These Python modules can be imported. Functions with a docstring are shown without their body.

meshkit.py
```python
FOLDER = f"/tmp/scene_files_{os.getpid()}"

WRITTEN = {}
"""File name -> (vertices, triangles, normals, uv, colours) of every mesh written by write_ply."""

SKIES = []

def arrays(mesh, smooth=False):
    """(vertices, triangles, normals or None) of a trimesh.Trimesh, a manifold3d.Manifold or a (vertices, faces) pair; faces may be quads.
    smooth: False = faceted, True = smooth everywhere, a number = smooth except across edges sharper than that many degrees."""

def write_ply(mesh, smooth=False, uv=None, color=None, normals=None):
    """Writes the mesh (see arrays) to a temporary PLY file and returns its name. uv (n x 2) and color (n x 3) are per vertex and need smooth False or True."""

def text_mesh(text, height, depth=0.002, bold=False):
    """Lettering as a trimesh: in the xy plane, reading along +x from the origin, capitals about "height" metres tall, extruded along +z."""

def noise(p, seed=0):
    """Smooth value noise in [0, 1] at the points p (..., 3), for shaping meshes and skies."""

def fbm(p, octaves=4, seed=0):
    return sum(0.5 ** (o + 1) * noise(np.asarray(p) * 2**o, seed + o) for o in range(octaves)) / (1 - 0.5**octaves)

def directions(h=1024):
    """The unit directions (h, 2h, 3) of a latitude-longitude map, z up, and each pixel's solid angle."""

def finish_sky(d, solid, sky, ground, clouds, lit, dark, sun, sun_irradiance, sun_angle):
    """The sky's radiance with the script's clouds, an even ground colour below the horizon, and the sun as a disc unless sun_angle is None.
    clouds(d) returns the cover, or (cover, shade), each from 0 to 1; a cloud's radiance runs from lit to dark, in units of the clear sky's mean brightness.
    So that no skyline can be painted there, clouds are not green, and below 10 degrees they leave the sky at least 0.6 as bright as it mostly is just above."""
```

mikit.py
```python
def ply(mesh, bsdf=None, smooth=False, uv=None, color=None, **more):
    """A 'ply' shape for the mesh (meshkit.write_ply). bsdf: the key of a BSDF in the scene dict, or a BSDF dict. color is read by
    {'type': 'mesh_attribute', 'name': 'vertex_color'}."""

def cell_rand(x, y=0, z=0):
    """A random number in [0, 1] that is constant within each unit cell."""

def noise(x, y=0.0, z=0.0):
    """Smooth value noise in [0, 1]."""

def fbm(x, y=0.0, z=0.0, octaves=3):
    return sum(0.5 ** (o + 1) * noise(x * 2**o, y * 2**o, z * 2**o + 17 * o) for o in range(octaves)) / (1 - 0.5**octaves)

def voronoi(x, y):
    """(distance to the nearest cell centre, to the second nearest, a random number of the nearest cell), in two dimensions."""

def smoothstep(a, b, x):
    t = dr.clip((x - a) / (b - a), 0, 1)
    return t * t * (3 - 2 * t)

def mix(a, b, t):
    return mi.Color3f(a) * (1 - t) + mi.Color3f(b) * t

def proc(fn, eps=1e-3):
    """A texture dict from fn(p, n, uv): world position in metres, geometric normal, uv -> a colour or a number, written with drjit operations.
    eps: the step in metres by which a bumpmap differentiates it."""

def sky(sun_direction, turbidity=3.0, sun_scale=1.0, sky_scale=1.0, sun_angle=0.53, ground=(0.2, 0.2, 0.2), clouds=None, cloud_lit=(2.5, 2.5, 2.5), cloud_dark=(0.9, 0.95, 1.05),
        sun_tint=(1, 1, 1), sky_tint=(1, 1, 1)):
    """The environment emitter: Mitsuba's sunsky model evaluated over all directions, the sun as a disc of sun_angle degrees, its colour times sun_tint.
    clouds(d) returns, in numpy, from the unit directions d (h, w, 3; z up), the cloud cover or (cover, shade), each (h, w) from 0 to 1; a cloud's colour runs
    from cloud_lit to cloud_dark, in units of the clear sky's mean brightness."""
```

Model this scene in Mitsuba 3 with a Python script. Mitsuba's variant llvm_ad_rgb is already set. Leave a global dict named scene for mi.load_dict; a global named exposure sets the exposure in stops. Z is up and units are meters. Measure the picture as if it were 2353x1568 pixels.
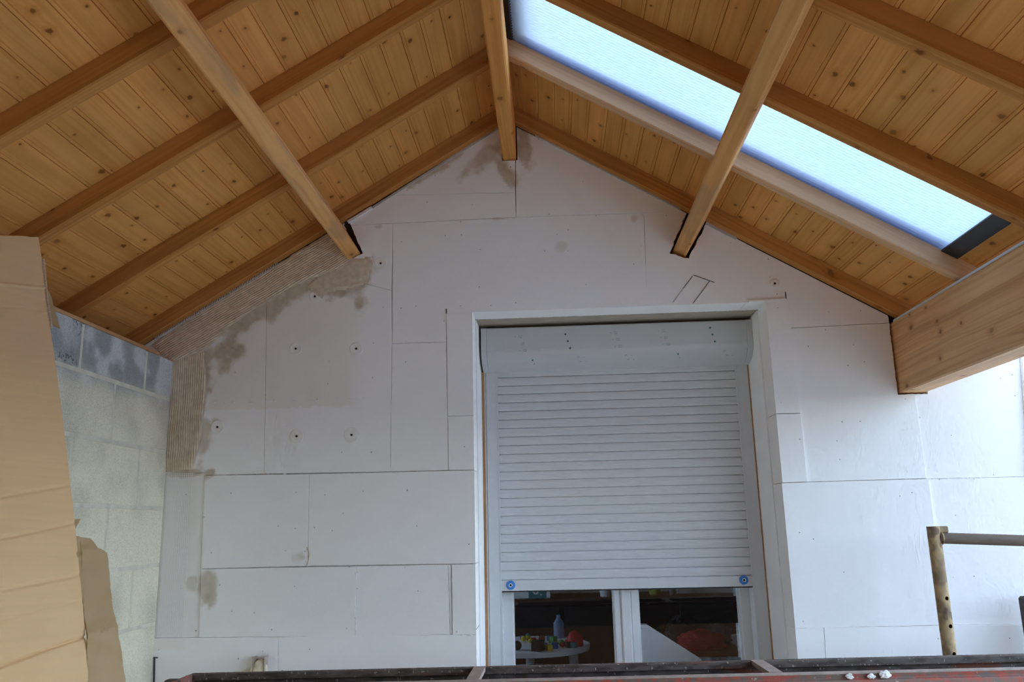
import math, random
import numpy as np, trimesh, shapely, drjit as dr
import mitsuba as mi
import mikit, meshkit
import manifold3d as m3
from shapely.geometry import Polygon, box as sbox, Point, LineString
from shapely import affinity
from mitsuba import ScalarTransform4f as T

rng = random.Random(7)
nrg = np.random.default_rng(7)
scene, labels = {}, {}

# ------------------------------------------------------------------ camera, sky, exposure
CAM_Y, CAM_Z, FPX = -3.4, 1.5, 1903.86
RM = np.array([[0.99844587, 0.05101035, -0.02244522], [-0.03304123, 0.21749548, -0.97550192], [-0.04487896, 0.97472748, 0.21884291]])
ORG = np.array([0.0, CAM_Y, CAM_Z])
scene['camera'] = {'type': 'perspective', 'fov': 2 * math.degrees(math.atan(1176.5 / FPX)), 'fov_axis': 'x', 'near_clip': 0.02, 'far_clip': 200.0,
                   'to_world': T().look_at(origin=ORG.tolist(), target=(ORG + RM[2]).tolist(), up=(-RM[1]).tolist())}
exposure = 7.55


def clouds(d):
    n = meshkit.fbm(d * 3.0 + 11.0, 4, 3)
    return 0.22 + 0.35 * np.clip((n - 0.35) * 2.2, 0, 1)


scene['sky'] = mikit.sky((0.75, 0.50, 0.50), turbidity=3.0, sun_scale=0.0, sky_scale=0.19, ground=(0.30, 0.29, 0.27), clouds=clouds,
                         cloud_lit=(1.25, 1.28, 1.32), cloud_dark=(0.9, 0.95, 1.05), sky_tint=(0.94, 0.97, 1.0))


# ------------------------------------------------------------------ measuring helpers: a photograph point on a known plane of the place
def ray(px, py):
    return RM.T @ np.array([(px - 1176.5) / FPX, (py - 784) / FPX, 1.0])


def W(px, py, y=0.0):
    d = ray(px, py)
    return ORG + d * (y - CAM_Y) / d[1]


def WX(px, py, x):
    d = ray(px, py)
    return ORG + d * x / d[0]


def xz(pts, y=0.0):
    return [(W(a, b, y)[0], W(a, b, y)[2]) for a, b in pts]


# ------------------------------------------------------------------ materials
n_, fb, ss, mix, cr = mikit.noise, mikit.fbm, mikit.smoothstep, mikit.mix, mikit.cell_rand


def bsdf(key, color, rough=0.6, bump=None, bump_scale=0.001, spec=0.5, metallic=0.0, eps=1e-3, **more):
    col = mikit.proc(color) if callable(color) else {'type': 'rgb', 'value': list(color)}
    b = {'type': 'principled', 'base_color': col, 'roughness': rough, 'specular': spec, 'metallic': metallic, **more}
    if bump is not None:
        b = {'type': 'bumpmap', 'texture': mikit.proc(bump, eps), 'scale': bump_scale, 'nested': b}
    scene[key] = {'type': 'twosided', 'nested': b}


TS = 0.608                       # roof slope
CO, SI = 1 / math.hypot(1, TS), TS / math.hypot(1, TS)
XA, ZA = -0.1516, 1.769 + CAM_Z  # apex of the underside of the rafters
PL, PR, S0L, S0R = 0.0797, 0.0804, 0.1374 - 0.0797 * 2, 0.161 - 0.0804 * 2


def knots(a, cell, bf, w, step, prob, rmin, rmax, stretch=0.75):
    """dark core and soft halo of knots: a along the grain, bf in [0, 1] across one board of width w"""
    core, halo = mi.Float(0), mi.Float(0)
    off = cr(cell, 5, 1)
    ia = dr.floor(a / step + off)
    for k in (-1, 0, 1):
        j = ia + k
        has = dr.select(cr(cell, j, 2) < prob, 1.0, 0.0)
        ca = (j - off + 0.2 + 0.6 * cr(cell, j, 3)) * step
        cb = 0.12 + 0.76 * cr(cell, j, 4)
        r = rmin + (rmax - rmin) * dr.square(cr(cell, j, 6))
        d = dr.sqrt(dr.square((a - ca) * stretch) + dr.square((bf - cb) * w)) / r
        d = d * (0.75 + 0.5 * n_(a * 190, bf * w * 190, cell + j))
        core = dr.maximum(core, has * (1 - ss(0.45, 1.25, d)) * (0.55 + 0.45 * cr(cell, j, 8)))
        halo = dr.maximum(halo, has * (1 - ss(0.9, 3.4, d)))
    return core, halo


def wood(coords, w, step, prob, rmin, rmax, light, dark, knot, vary=0.16, stains=None):
    def fn(p, n, uv):
        a, b, c = coords(p, n)
        cell = dr.floor(b / w)
        bf = b / w - cell
        tone = cr(cell, 3, 9)
        core, halo = knots(a, cell, bf, w, step, prob, rmin, rmax)
        warp = 0.012 * n_(a * 4.0, b * 25.0, tone * 50) + 0.006 * halo
        g = fb(a * 2.5 + tone * 37, (b + warp) * 170, c * 90 + tone * 11, 3)
        ringp = n_((b + warp * 2.5) * 95 + tone * 20, a * 1.1, tone * 9)
        t = dr.clip(0.55 * g + 0.45 * ringp, 0, 1)
        col = mix(light, dark, ss(0.32, 0.78, t))
        col = col * (1 - vary * 0.5 + vary * tone + 0.30 * (fb(a * 4.0, b * 16.0, c * 9.0) - 0.5))
        col = mix(col, mi.Color3f(dark) * mi.Color3f(0.86, 0.72, 0.60), halo * 0.45)
        col = mix(col, knot, core * 0.86)
        if stains is not None:
            col = stains(p, col, a, b, c)
        return col
    return fn


def board_coords(p, n):
    d = (p.x - XA) / CO
    s = dr.select(d < 0, (-d - S0L) / PL, (d - S0R) / PR + 1000)
    return p.y, s * 0.08, p.z * 0.0


BOARD_L, BOARD_D, KNOT = (0.68, 0.335, 0.105), (0.60, 0.27, 0.072), (0.13, 0.042, 0.012)
bsdf('m_board', wood(board_coords, 0.08, 0.17, 0.62, 0.0035, 0.0115, BOARD_L, BOARD_D, KNOT), rough=0.5, spec=0.05)


def rafter_coords(p, n):
    d = (p.x - XA)
    a = dr.select(d < 0, -d, d) / CO
    v = p.z + dr.select(d < 0, -d, d) * TS
    face = dr.select(dr.abs(n.y) > 0.5, 1.0, 0.0)
    q = dr.round(p.y * 2.1) * 3 + dr.select(d < 0, 0.0, 7.0)
    return a, dr.select(face > 0.5, v * 0.8, p.y) + q, p.y * 0.3


RAF_L, RAF_D = (0.54, 0.25, 0.080), (0.44, 0.183, 0.048)
bsdf('m_rafter', wood(rafter_coords, 0.07, 0.55, 0.55, 0.006, 0.017, RAF_L, RAF_D, KNOT, 0.10), rough=0.5, spec=0.06)


bsdf('m_rafter_lit', wood(rafter_coords, 0.07, 0.55, 0.7, 0.006, 0.017, (0.70, 0.44, 0.25), (0.60, 0.345, 0.17), (0.20, 0.08, 0.04), 0.10), rough=0.5, spec=0.06)  # paler copy of the rafter wood: rooflight brightness put into the colour


def grey_stain(p, col, a, b, c):
    m = ss(0.52, 0.70, fb(a * 3.2 + 3, b * 14, c * 14, 4))
    return mix(col, (0.36, 0.225, 0.12), m * 0.5)


bsdf('m_purlin', wood(lambda p, n: (p.y, p.x + 0.33 * p.z, p.z), 0.075, 0.6, 0.7, 0.006, 0.015, (0.68, 0.365, 0.150), (0.57, 0.27, 0.092), (0.22, 0.10, 0.04), 0.08, grey_stain), rough=0.6, spec=0.06)
bsdf('m_ridge', wood(lambda p, n: (p.y, p.x + 0.43 * p.z, p.z), 0.085, 0.7, 0.8, 0.006, 0.012, (0.67, 0.315, 0.095), (0.57, 0.24, 0.058), (0.22, 0.10, 0.04), 0.08), rough=0.6, spec=0.06)
bsdf('m_glulam', wood(lambda p, n: (p.y, p.z * 1.0 + p.x * 0.9, p.x), 0.042, 0.28, 0.62, 0.004, 0.013, (0.66, 0.40, 0.20), (0.53, 0.275, 0.115), (0.20, 0.09, 0.045), 0.14), rough=0.5, spec=0.3)
bsdf('m_plainwood', wood(lambda p, n: (p.y + p.z, p.x, p.z * 0.2), 0.06, 0.6, 0.3, 0.004, 0.009, (0.55, 0.33, 0.17), (0.42, 0.22, 0.10), KNOT), rough=0.6, spec=0.3)

# stains of adhesive on the foam boards: (photo x, photo y, half width, half height, lean, strength), kept on the wall plane
STAINS = []
for (px, py, hw, hh, lean, st) in [
        (1140, 345, 75, 34, 0.62, 0.75), (1205, 330, 20, 70, 0.0, 0.85), (1163, 400, 24, 34, 0.0, 0.95), (985, 398, 62, 15, 0.62, 0.8), (1225, 305, 26, 16, -0.4, 0.5),
        (525, 800, 36, 42, 0.6, 1.0), (590, 730, 75, 26, 0.6, 0.9), (690, 665, 70, 26, 0.45, 1.0), (765, 650, 40, 40, 0.2, 0.95), (825, 640, 34, 52, 0.0, 0.9),
        (474, 850, 20, 60, 0.0, 0.9), (470, 1000, 14, 70, 0.05, 0.7), (482, 1088, 15, 14, 0.0, 0.8), (476, 1345, 20, 44, 0.1, 0.8), (440, 1340, 13, 20, 0.0, 0.5), (698, 1280, 22, 22, 0.0, 0.55), (425, 1088, 40, 8, 0.0, 0.9),
        (1290, 568, 14, 12, 0.0, 0.25), (1458, 502, 9, 8, 0.0, 0.45), (870, 522, 10, 6, 0.0, 0.6), (1145, 503, 26, 4, 0.0, 0.5), (838, 690, 8, 12, 0.0, 0.4), (500, 975, 16, 14, -0.8, 0.6)]:
    q, e, f = W(px, py), W(px + hw, py), W(px, py - hh)
    STAINS.append((q[0], q[2], abs(e[0] - q[0]), abs(f[2] - q[2]), lean, st))


def eps_color(p, n, uv):
    x, z = p.x, p.z
    base = mi.Color3f(0.86, 0.855, 0.85) * (0.965 + 0.05 * fb(x * 3, z * 3, p.y * 3))
    base = base * (0.985 + 0.03 * n_(x * 330, z * 330, p.y * 330))
    wob = (fb(x * 16, z * 16, 0.0, 4) - 0.5)
    # thin skim coat on the upper left boards and the corner strip
    zl = 1.5 + 0.505 + 0.012 * n_(x * 60, 1.0) - 0.006 * n_(x * 220, 3.0)
    skim = ss(-1.52, -1.46, x + 0.05 * wob) * (1 - ss(-0.885, -0.775, x + 0.03 * wob)) * ss(-0.002, 0.002, z - zl) * (1 - ss(2.62, 2.68, z))
    corner = (1 - ss(-1.50, -1.44, x + 0.02 * wob)) * ss(1.045, 1.06, z) * (1 - ss(1.78, 1.83, z))
    base = mix(base, mi.Color3f(0.77, 0.735, 0.67) * (0.94 + 0.12 * fb(x * 9, z * 5, 2.0)), dr.maximum(skim * 0.62, corner * (0.15 + 0.5 * fb(x * 12, z * 3, 5.0))))
    s = mi.Float(0)
    for (cx, cz, rx, rz, lean, st) in STAINS:
        dx = x - cx
        d = dr.sqrt(dr.square(dx / rx) + dr.square((z - cz - lean * dx) / rz)) + wob * 2.2
        s = dr.maximum(s, st * (1 - ss(0.45, 1.25, d)))
    base = mix(base, mi.Color3f(0.50, 0.43, 0.33) * (0.85 + 0.35 * fb(x * 40, z * 40)), dr.clip(s * (0.75 + 0.5 * fb(x * 25, z * 8, 6.0)), 0, 1))
    # pin holes and specks
    ix, iz = dr.floor(x * 13), dr.floor(z * 13)
    hx, hz = (ix + 0.1 + 0.8 * cr(ix, iz, 1)) / 13, (iz + 0.1 + 0.8 * cr(ix, iz, 2)) / 13
    r = 0.0012 + 0.0022 * cr(ix, iz, 4)
    dot = dr.select(cr(ix, iz, 3) < 0.17, 1 - ss(0.6, 1.1, dr.sqrt(dr.square(x - hx) + dr.square(z - hz)) / r), 0.0)
    return mix(base, (0.10, 0.095, 0.09), dot * 0.8)


def eps_bump(p, n, uv):
    x, z = p.x, p.z
    rough = ss(-1.22, -1.17, x) * (1 - ss(-1.03, -0.97, x)) * ss(1.74, 1.76, z) * (1 - ss(2.0, 2.02, z))
    right = ss(1.0, 1.2, x)
    scuff = ss(1.385, 1.40, x + 0.1 * (z - 1.3)) * (1 - ss(1.43, 1.445, x + 0.1 * (z - 1.3))) * ss(1.20, 1.23, z) * (1 - ss(1.42, 1.46, z))
    lines = ss(-0.98, -0.9, x) * (1 - ss(-0.77, -0.74, x)) * ss(1.74, 1.76, z) * (1 - ss(2.9, 3.0, z))
    dents = ss(0.60, 0.72, n_(x * 13, z * 13, 5.0)) * right
    return dents * 0.7 + right * 0.22 * n_(x * 55, z * 55, 2.0) + n_(x * 190, z * 190, p.y * 190) * (0.55 + 0.45 * right) + fb(x * 14, z * 14, 3.0) * (0.5 + 0.6 * right) + scuff * 1.3 * n_(x * 300, z * 60, 2.0) * n_(x * 90, z * 25, 7.0) * 1.6 + rough * 2.6 * n_(x * 170, z * 75, 4.0) + lines * 0.5 * n_(x * 230, z * 3, 9.0)


bsdf('m_foam', eps_color, rough=0.85, bump=eps_bump, bump_scale=0.0007, spec=0.2, eps=8e-4)
bsdf('m_foamrough', lambda p, n, uv: mi.Color3f(0.86, 0.86, 0.86) * (0.88 + 0.14 * n_(p.x * 160, p.z * 160, p.y * 160)), rough=0.9,
     bump=lambda p, n, uv: n_(p.x * 110, p.z * 110, p.y * 110) + 0.8 * n_(p.x * 40, p.z * 40, p.y * 40), bump_scale=0.004, spec=0.1)


def mortar_color(p, n, uv):
    g = fb(p.x * 60, p.z * 60, p.y * 60, 3)
    return mix((0.68, 0.585, 0.46), (0.56, 0.475, 0.365), ss(0.25, 0.75, g)) * (0.92 + 0.16 * fb(p.x * 5, p.z * 5))


bsdf('m_mortar', mortar_color, rough=0.9, spec=0.15)
bsdf('m_dowel', lambda p, n, uv: mi.Color3f(0.82, 0.81, 0.79) * (0.92 + 0.12 * fb(p.x * 50, p.z * 50, 1.0)), rough=0.7, spec=0.2)
bsdf('m_dark', (0.03, 0.026, 0.022), rough=0.8, spec=0.2)
bsdf('m_pencil', (0.07, 0.068, 0.075), rough=0.8, spec=0.2)


def block_color(p, n, uv):
    y, z = p.y, p.z
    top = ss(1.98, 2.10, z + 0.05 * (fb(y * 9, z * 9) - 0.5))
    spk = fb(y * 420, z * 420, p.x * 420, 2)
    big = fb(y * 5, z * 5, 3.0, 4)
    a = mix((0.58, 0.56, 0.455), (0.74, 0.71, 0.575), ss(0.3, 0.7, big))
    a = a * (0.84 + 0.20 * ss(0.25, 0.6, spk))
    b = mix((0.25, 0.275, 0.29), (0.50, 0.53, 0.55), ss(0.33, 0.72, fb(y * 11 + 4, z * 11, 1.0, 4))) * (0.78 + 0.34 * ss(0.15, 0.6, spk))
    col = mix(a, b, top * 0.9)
    soot = ss(0.50, 0.66, fb(y * 130, z * 130, 7.0, 3)) * ss(0.40, 0.55, fb(y * 14, z * 14, 2.0, 3)) * (1 - ss(-0.72, -0.68, y)) * ss(2.04, 2.08, z)
    return mix(col, (0.08, 0.09, 0.11), soot * 0.75)


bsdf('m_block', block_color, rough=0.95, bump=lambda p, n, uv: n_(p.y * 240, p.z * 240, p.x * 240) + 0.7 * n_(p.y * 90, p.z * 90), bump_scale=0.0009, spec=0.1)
bsdf('m_joint', lambda p, n, uv: mi.Color3f(0.64, 0.62, 0.525) * (0.78 + 0.4 * fb(p.y * 30, p.z * 30, p.x * 30)), rough=0.95, spec=0.1)
bsdf('m_concrete', lambda p, n, uv: mi.Color3f(0.40, 0.35, 0.28) * (0.75 + 0.45 * fb(p.x * 14, p.y * 30, p.z * 14, 4)), rough=0.95, spec=0.1)
bsdf('m_lintel', lambda p, n, uv: mix((0.24, 0.19, 0.13), (0.15, 0.115, 0.08), fb(p.x * 12, p.y * 20, 1.0, 4)), rough=0.95, spec=0.1)
bsdf('m_slab', lambda p, n, uv: mi.Color3f(0.50, 0.47, 0.42) * (0.85 + 0.3 * fb(p.x * 2, p.y * 2, 0.0, 4)), rough=0.9, spec=0.15)
bsdf('m_alu', lambda p, n, uv: mi.Color3f(0.66, 0.675, 0.69) * (0.98 + 0.04 * fb(p.x * 2.5, p.z * 2, 0.0)), rough=0.38, spec=0.45)
bsdf('m_box', lambda p, n, uv: mi.Color3f(0.60, 0.61, 0.62) * (0.97 + 0.06 * fb(p.x * 4, p.z * 20, 0.0)), rough=0.35, spec=0.5)
bsdf('m_pvc', (0.74, 0.75, 0.77), rough=0.3, spec=0.5)
bsdf('m_blue', (0.05, 0.23, 0.66), rough=0.35, spec=0.5)
bsdf('m_teal', (0.015, 0.10, 0.10), rough=0.6, spec=0.3)
bsdf('m_print', (0.30, 0.40, 0.42), rough=0.6, spec=0.3)
bsdf('m_white', (0.78, 0.79, 0.80), rough=0.5, spec=0.3)
bsdf('m_reveal', lambda p, n, uv: mi.Color3f(0.88, 0.88, 0.88) * (0.93 + 0.10 * fb(p.y * 7, p.z * 3, 1.0)), rough=0.8, bump=lambda p, n, uv: n_(p.y * 150, p.z * 150, 0.0), bump_scale=0.0006, spec=0.2)
bsdf('m_tape', lambda p, n, uv: mi.Color3f(0.50, 0.49, 0.48) * (0.85 + 0.3 * fb(p.x * 30, p.z * 30)), rough=0.9, spec=0.1)
bsdf('m_profile', (0.018, 0.018, 0.021), rough=0.45, spec=0.4)
bsdf('m_flash', (0.50, 0.53, 0.55), rough=0.6)


bsdf('m_cream', (0.72, 0.66, 0.50), rough=0.8, spec=0.2)
bsdf('m_fluting', (0.60, 0.50, 0.42), rough=0.8, spec=0.1)


def card_color(p, n, uv):
    fl = n_(p.z * 190 + 6 * n_(p.y * 2, p.z * 4), p.y * 2.0, 1.0)
    return mix((0.62, 0.415, 0.225), (0.69, 0.475, 0.268), fb(p.y * 4, p.z * 5, p.x * 4)) * (0.965 + 0.05 * fl)


bsdf('m_card', card_color, rough=0.8, bump=lambda p, n, uv: n_(p.z * 170, p.y * 3.0) * 0.5 + fb(p.y * 5, p.z * 9, 2.0) * 3.0, bump_scale=0.0007, spec=0.2)
bsdf('m_carddark', lambda p, n, uv: mix((0.35, 0.24, 0.125), (0.43, 0.305, 0.165), fb(p.x * 6, p.z * 6, p.y * 6)), rough=0.6, bump=lambda p, n, uv: fb(p.y * 16, p.z * 16, 2.0), bump_scale=0.006, spec=0.35)


def rust_mask(p):
    return fb(p.x * 7, p.y * 25, p.z * 25, 4)


def plank_dark(p, n, uv):
    g = fb(p.x * 22, p.y * 60, p.z * 60, 3)
    col = mix((0.15, 0.125, 0.11), (0.075, 0.058, 0.05), ss(0.3, 0.7, g))
    col = mix(col, (0.22, 0.07, 0.03), ss(0.60, 0.72, rust_mask(p)) * 0.7)
    return mix(col, (0.50, 0.46, 0.41), ss(0.68, 0.76, fb(p.x * 150, p.y * 150, p.z * 80 + 3, 3)) * 0.7)


def plank_red(p, n, uv):
    m = ss(0.40, 0.62, 0.55 * fb(p.x * 14 + 2, p.y * 40, p.z * 40, 4) + 0.45 * fb(p.x * 70, p.y * 70, p.z * 70, 3))
    col = mix((0.20, 0.15, 0.125), (0.40, 0.10, 0.07), m)
    return mix(col, (0.62, 0.56, 0.5), ss(0.70, 0.77, fb(p.x * 110, p.y * 110, p.z * 110 + 9, 3)) * 0.5)


bsdf('m_plank', plank_dark, rough=0.75, spec=0.3)
bsdf('m_plankred', plank_red, rough=0.65, spec=0.35)
bsdf('m_plankbar', lambda p, n, uv: mi.Color3f(0.36, 0.30, 0.26) * (0.8 + 0.4 * fb(p.x * 60, p.y * 60)), rough=0.8, spec=0.2)


def tube_color(p, n, uv):
    g = fb(p.x * 25, p.y * 25, p.z * 16, 4)
    return mix(mix((0.46, 0.325, 0.175), (0.23, 0.16, 0.09), ss(0.35, 0.62, fb(p.x * 60, p.y * 60, p.z * 30, 4) * 0.5 + g * 0.5)), (0.10, 0.055, 0.04), ss(0.58, 0.70, fb(p.x * 40, p.y * 40, p.z * 22 + 5, 3)) * 0.8)


bsdf('m_tubeshade', lambda p, n, uv: mi.Color3f(0.14, 0.105, 0.08) * (0.7 + 0.6 * fb(p.x * 20, p.y * 60, p.z * 60)), rough=0.65, spec=0.3)  # darker copy of the tube: shade on the rail put into its colour
bsdf('m_tube', tube_color, rough=0.6, spec=0.4)
for k, c in {'m_red': (0.42, 0.025, 0.03), 'm_yellow': (0.60, 0.44, 0.04), 'm_green': (0.06, 0.26, 0.06), 'm_toyblue': (0.03, 0.10, 0.30), 'm_darkwood': (0.026, 0.018, 0.015),
             'm_jeans': (0.07, 0.09, 0.18), 'm_brown': (0.22, 0.065, 0.03), 'm_grey': (0.30, 0.32, 0.35), 'm_lime': (0.30, 0.33, 0.06), 'm_bluebox': (0.20, 0.25, 0.38), 'm_tealbox': (0.03, 0.20, 0.24), 'm_black': (0.02, 0.02, 0.022)}.items():
    bsdf(k, c, rough=0.55, spec=0.35)
bsdf('m_added_wall', (0.13, 0.07, 0.035), rough=0.6, spec=0.2)
bsdf('m_room', (0.52, 0.50, 0.47), rough=0.9, spec=0.1)
bsdf('m_roomfloor', (0.30, 0.25, 0.20), rough=0.6, spec=0.3)
scene['m_glass'] = {'type': 'thindielectric', 'int_ior': 1.5}
scene['m_poly'] = {'type': 'thindielectric', 'int_ior': 1.35, 'specular_transmittance': {'type': 'rgb', 'value': [0.75, 0.83, 0.945]}}
scene['m_edge_shade'] = {'type': 'principledthin', 'base_color': {'type': 'rgb', 'value': [0.30, 0.42, 0.62]}, 'roughness': 0.5, 'spec_trans': 0.0, 'diff_trans': 1.2}
scene['m_rib'] = {'type': 'principledthin', 'base_color': {'type': 'rgb', 'value': [0.93, 0.96, 0.98]}, 'roughness': 0.5, 'spec_trans': 0.0, 'diff_trans': 1.25}


# ------------------------------------------------------------------ mesh helpers
def key_for(name):
    if name not in scene and name not in labels:
        return name
    k = 1
    while f'{name}_{k:03d}' in scene or f'{name}_{k:03d}' in labels:
        k += 1
    return f'{name}_{k:03d}'


def add(name, mesh, mat, smooth=False, parent=None, **lab):
    k = key_for(f'{parent}__{name}' if parent else name)
    scene[k] = mikit.ply(mesh, mat, smooth)
    if lab:
        labels[k] = lab
    return k


def thing(name, label, category, group=None, kind=None):
    k = key_for(name)
    labels[k] = {'label': label, 'category': category}
    if group:
        labels[k]['group'] = group
    if kind:
        labels[k]['kind'] = kind
    return k


def struct(name, label=None):
    labels[name] = {'kind': 'structure'}
    if label:
        labels[name]['label'] = label
    return name


def cat(*ms):
    return trimesh.util.concatenate([m for m in ms if m is not None])


def fix(m):
    return m


def extr(poly, h):
    geoms = getattr(poly, 'geoms', [poly])
    return cat(*[trimesh.creation.extrude_polygon(g, h, engine='earcut') for g in geoms if g.area > 1e-7])


def slab_y(poly, y0, y1):
    """polygon in x, z extruded along y"""
    m = extr(poly, y1 - y0)
    v = m.vertices
    return trimesh.Trimesh(np.c_[v[:, 0], v[:, 2] + y0, v[:, 1]], m.faces[:, ::-1], process=False)


def slab_x(poly, x0, x1):
    """polygon in y, z extruded along x"""
    m = extr(poly, x1 - x0)
    v = m.vertices
    return trimesh.Trimesh(np.c_[v[:, 2] + x0, v[:, 0], v[:, 1]], m.faces, process=False)


def slab_z(poly, z0, z1):
    m = extr(poly, z1 - z0)
    m.apply_translation([0, 0, z0])
    return m


def bx(x0, x1, y0, y1, z0, z1, c=0.0):
    if c <= 0:
        m = trimesh.creation.box(extents=[x1 - x0, y1 - y0, z1 - z0])
        m.apply_translation([(x0 + x1) / 2, (y0 + y1) / 2, (z0 + z1) / 2])
        return m
    pts = []
    for X in (x0, x1):
        for Y in (y0, y1):
            for Z in (z0, z1):
                sx, sy, sz = (1 if X == x0 else -1), (1 if Y == y0 else -1), (1 if Z == z0 else -1)
                pts += [(X + sx * c, Y + sy * c, Z), (X + sx * c, Y, Z + sz * c), (X, Y + sy * c, Z + sz * c)]
    return trimesh.convex.convex_hull(np.array(pts))


def frame_box(o, ax, ay, az, c=0.0):
    """box with corner o and edge vectors ax, ay, az (any orientation), chamfered by c"""
    L = [np.linalg.norm(v) for v in (ax, ay, az)]
    m = bx(0, L[0], 0, L[1], 0, L[2], c)
    B = np.array([np.asarray(v, float) / l for v, l in zip((ax, ay, az), L)])
    v = m.vertices @ B + np.asarray(o, float)
    f = m.faces if np.linalg.det(B) > 0 else m.faces[:, ::-1]
    return trimesh.Trimesh(v, f, process=False)


def tube(p0, p1, r, n=20, cap=True):
    p0, p1 = np.asarray(p0, float), np.asarray(p1, float)
    m = trimesh.creation.cylinder(radius=r, segment=[p0, p1], sections=n)
    return m


def lathe(profile, n=28):
    return trimesh.creation.revolve(np.array(profile, float), sections=n)


def ragged(poly, amp, step, seed, freq=60.0):
    """the polygon's outline redrawn with a rough edge"""
    out = []
    c = np.array(poly.exterior.coords)
    for a, b in zip(c[:-1], c[1:]):
        n = max(1, int(np.hypot(*(b - a)) / step))
        for i in range(n):
            q = a + (b - a) * i / n
            d = meshkit.noise(np.array([[q[0] * freq, q[1] * freq, seed * 3.7], [q[0] * freq, q[1] * freq, seed * 3.7 + 50]]), seed)
            out.append(q + (d - 0.5) * 2 * amp)
    return Polygon(out).buffer(0)


# ------------------------------------------------------------------ ground, floor
struct('floor', 'grey concrete slab under the roof')
scene['floor'] = mikit.ply(bx(-1.9, 9.0, -9.0, 0.33, -0.12, 0.0), 'm_slab')

# ------------------------------------------------------------------ gable wall: masonry, foam boards
XL, XR = -1.88, 3.0
OX0, OX1, OZ1 = -0.322, 0.906, 0.894 + CAM_Z


def roof_z(x):
    return ZA - TS * abs(x - XA)


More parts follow.
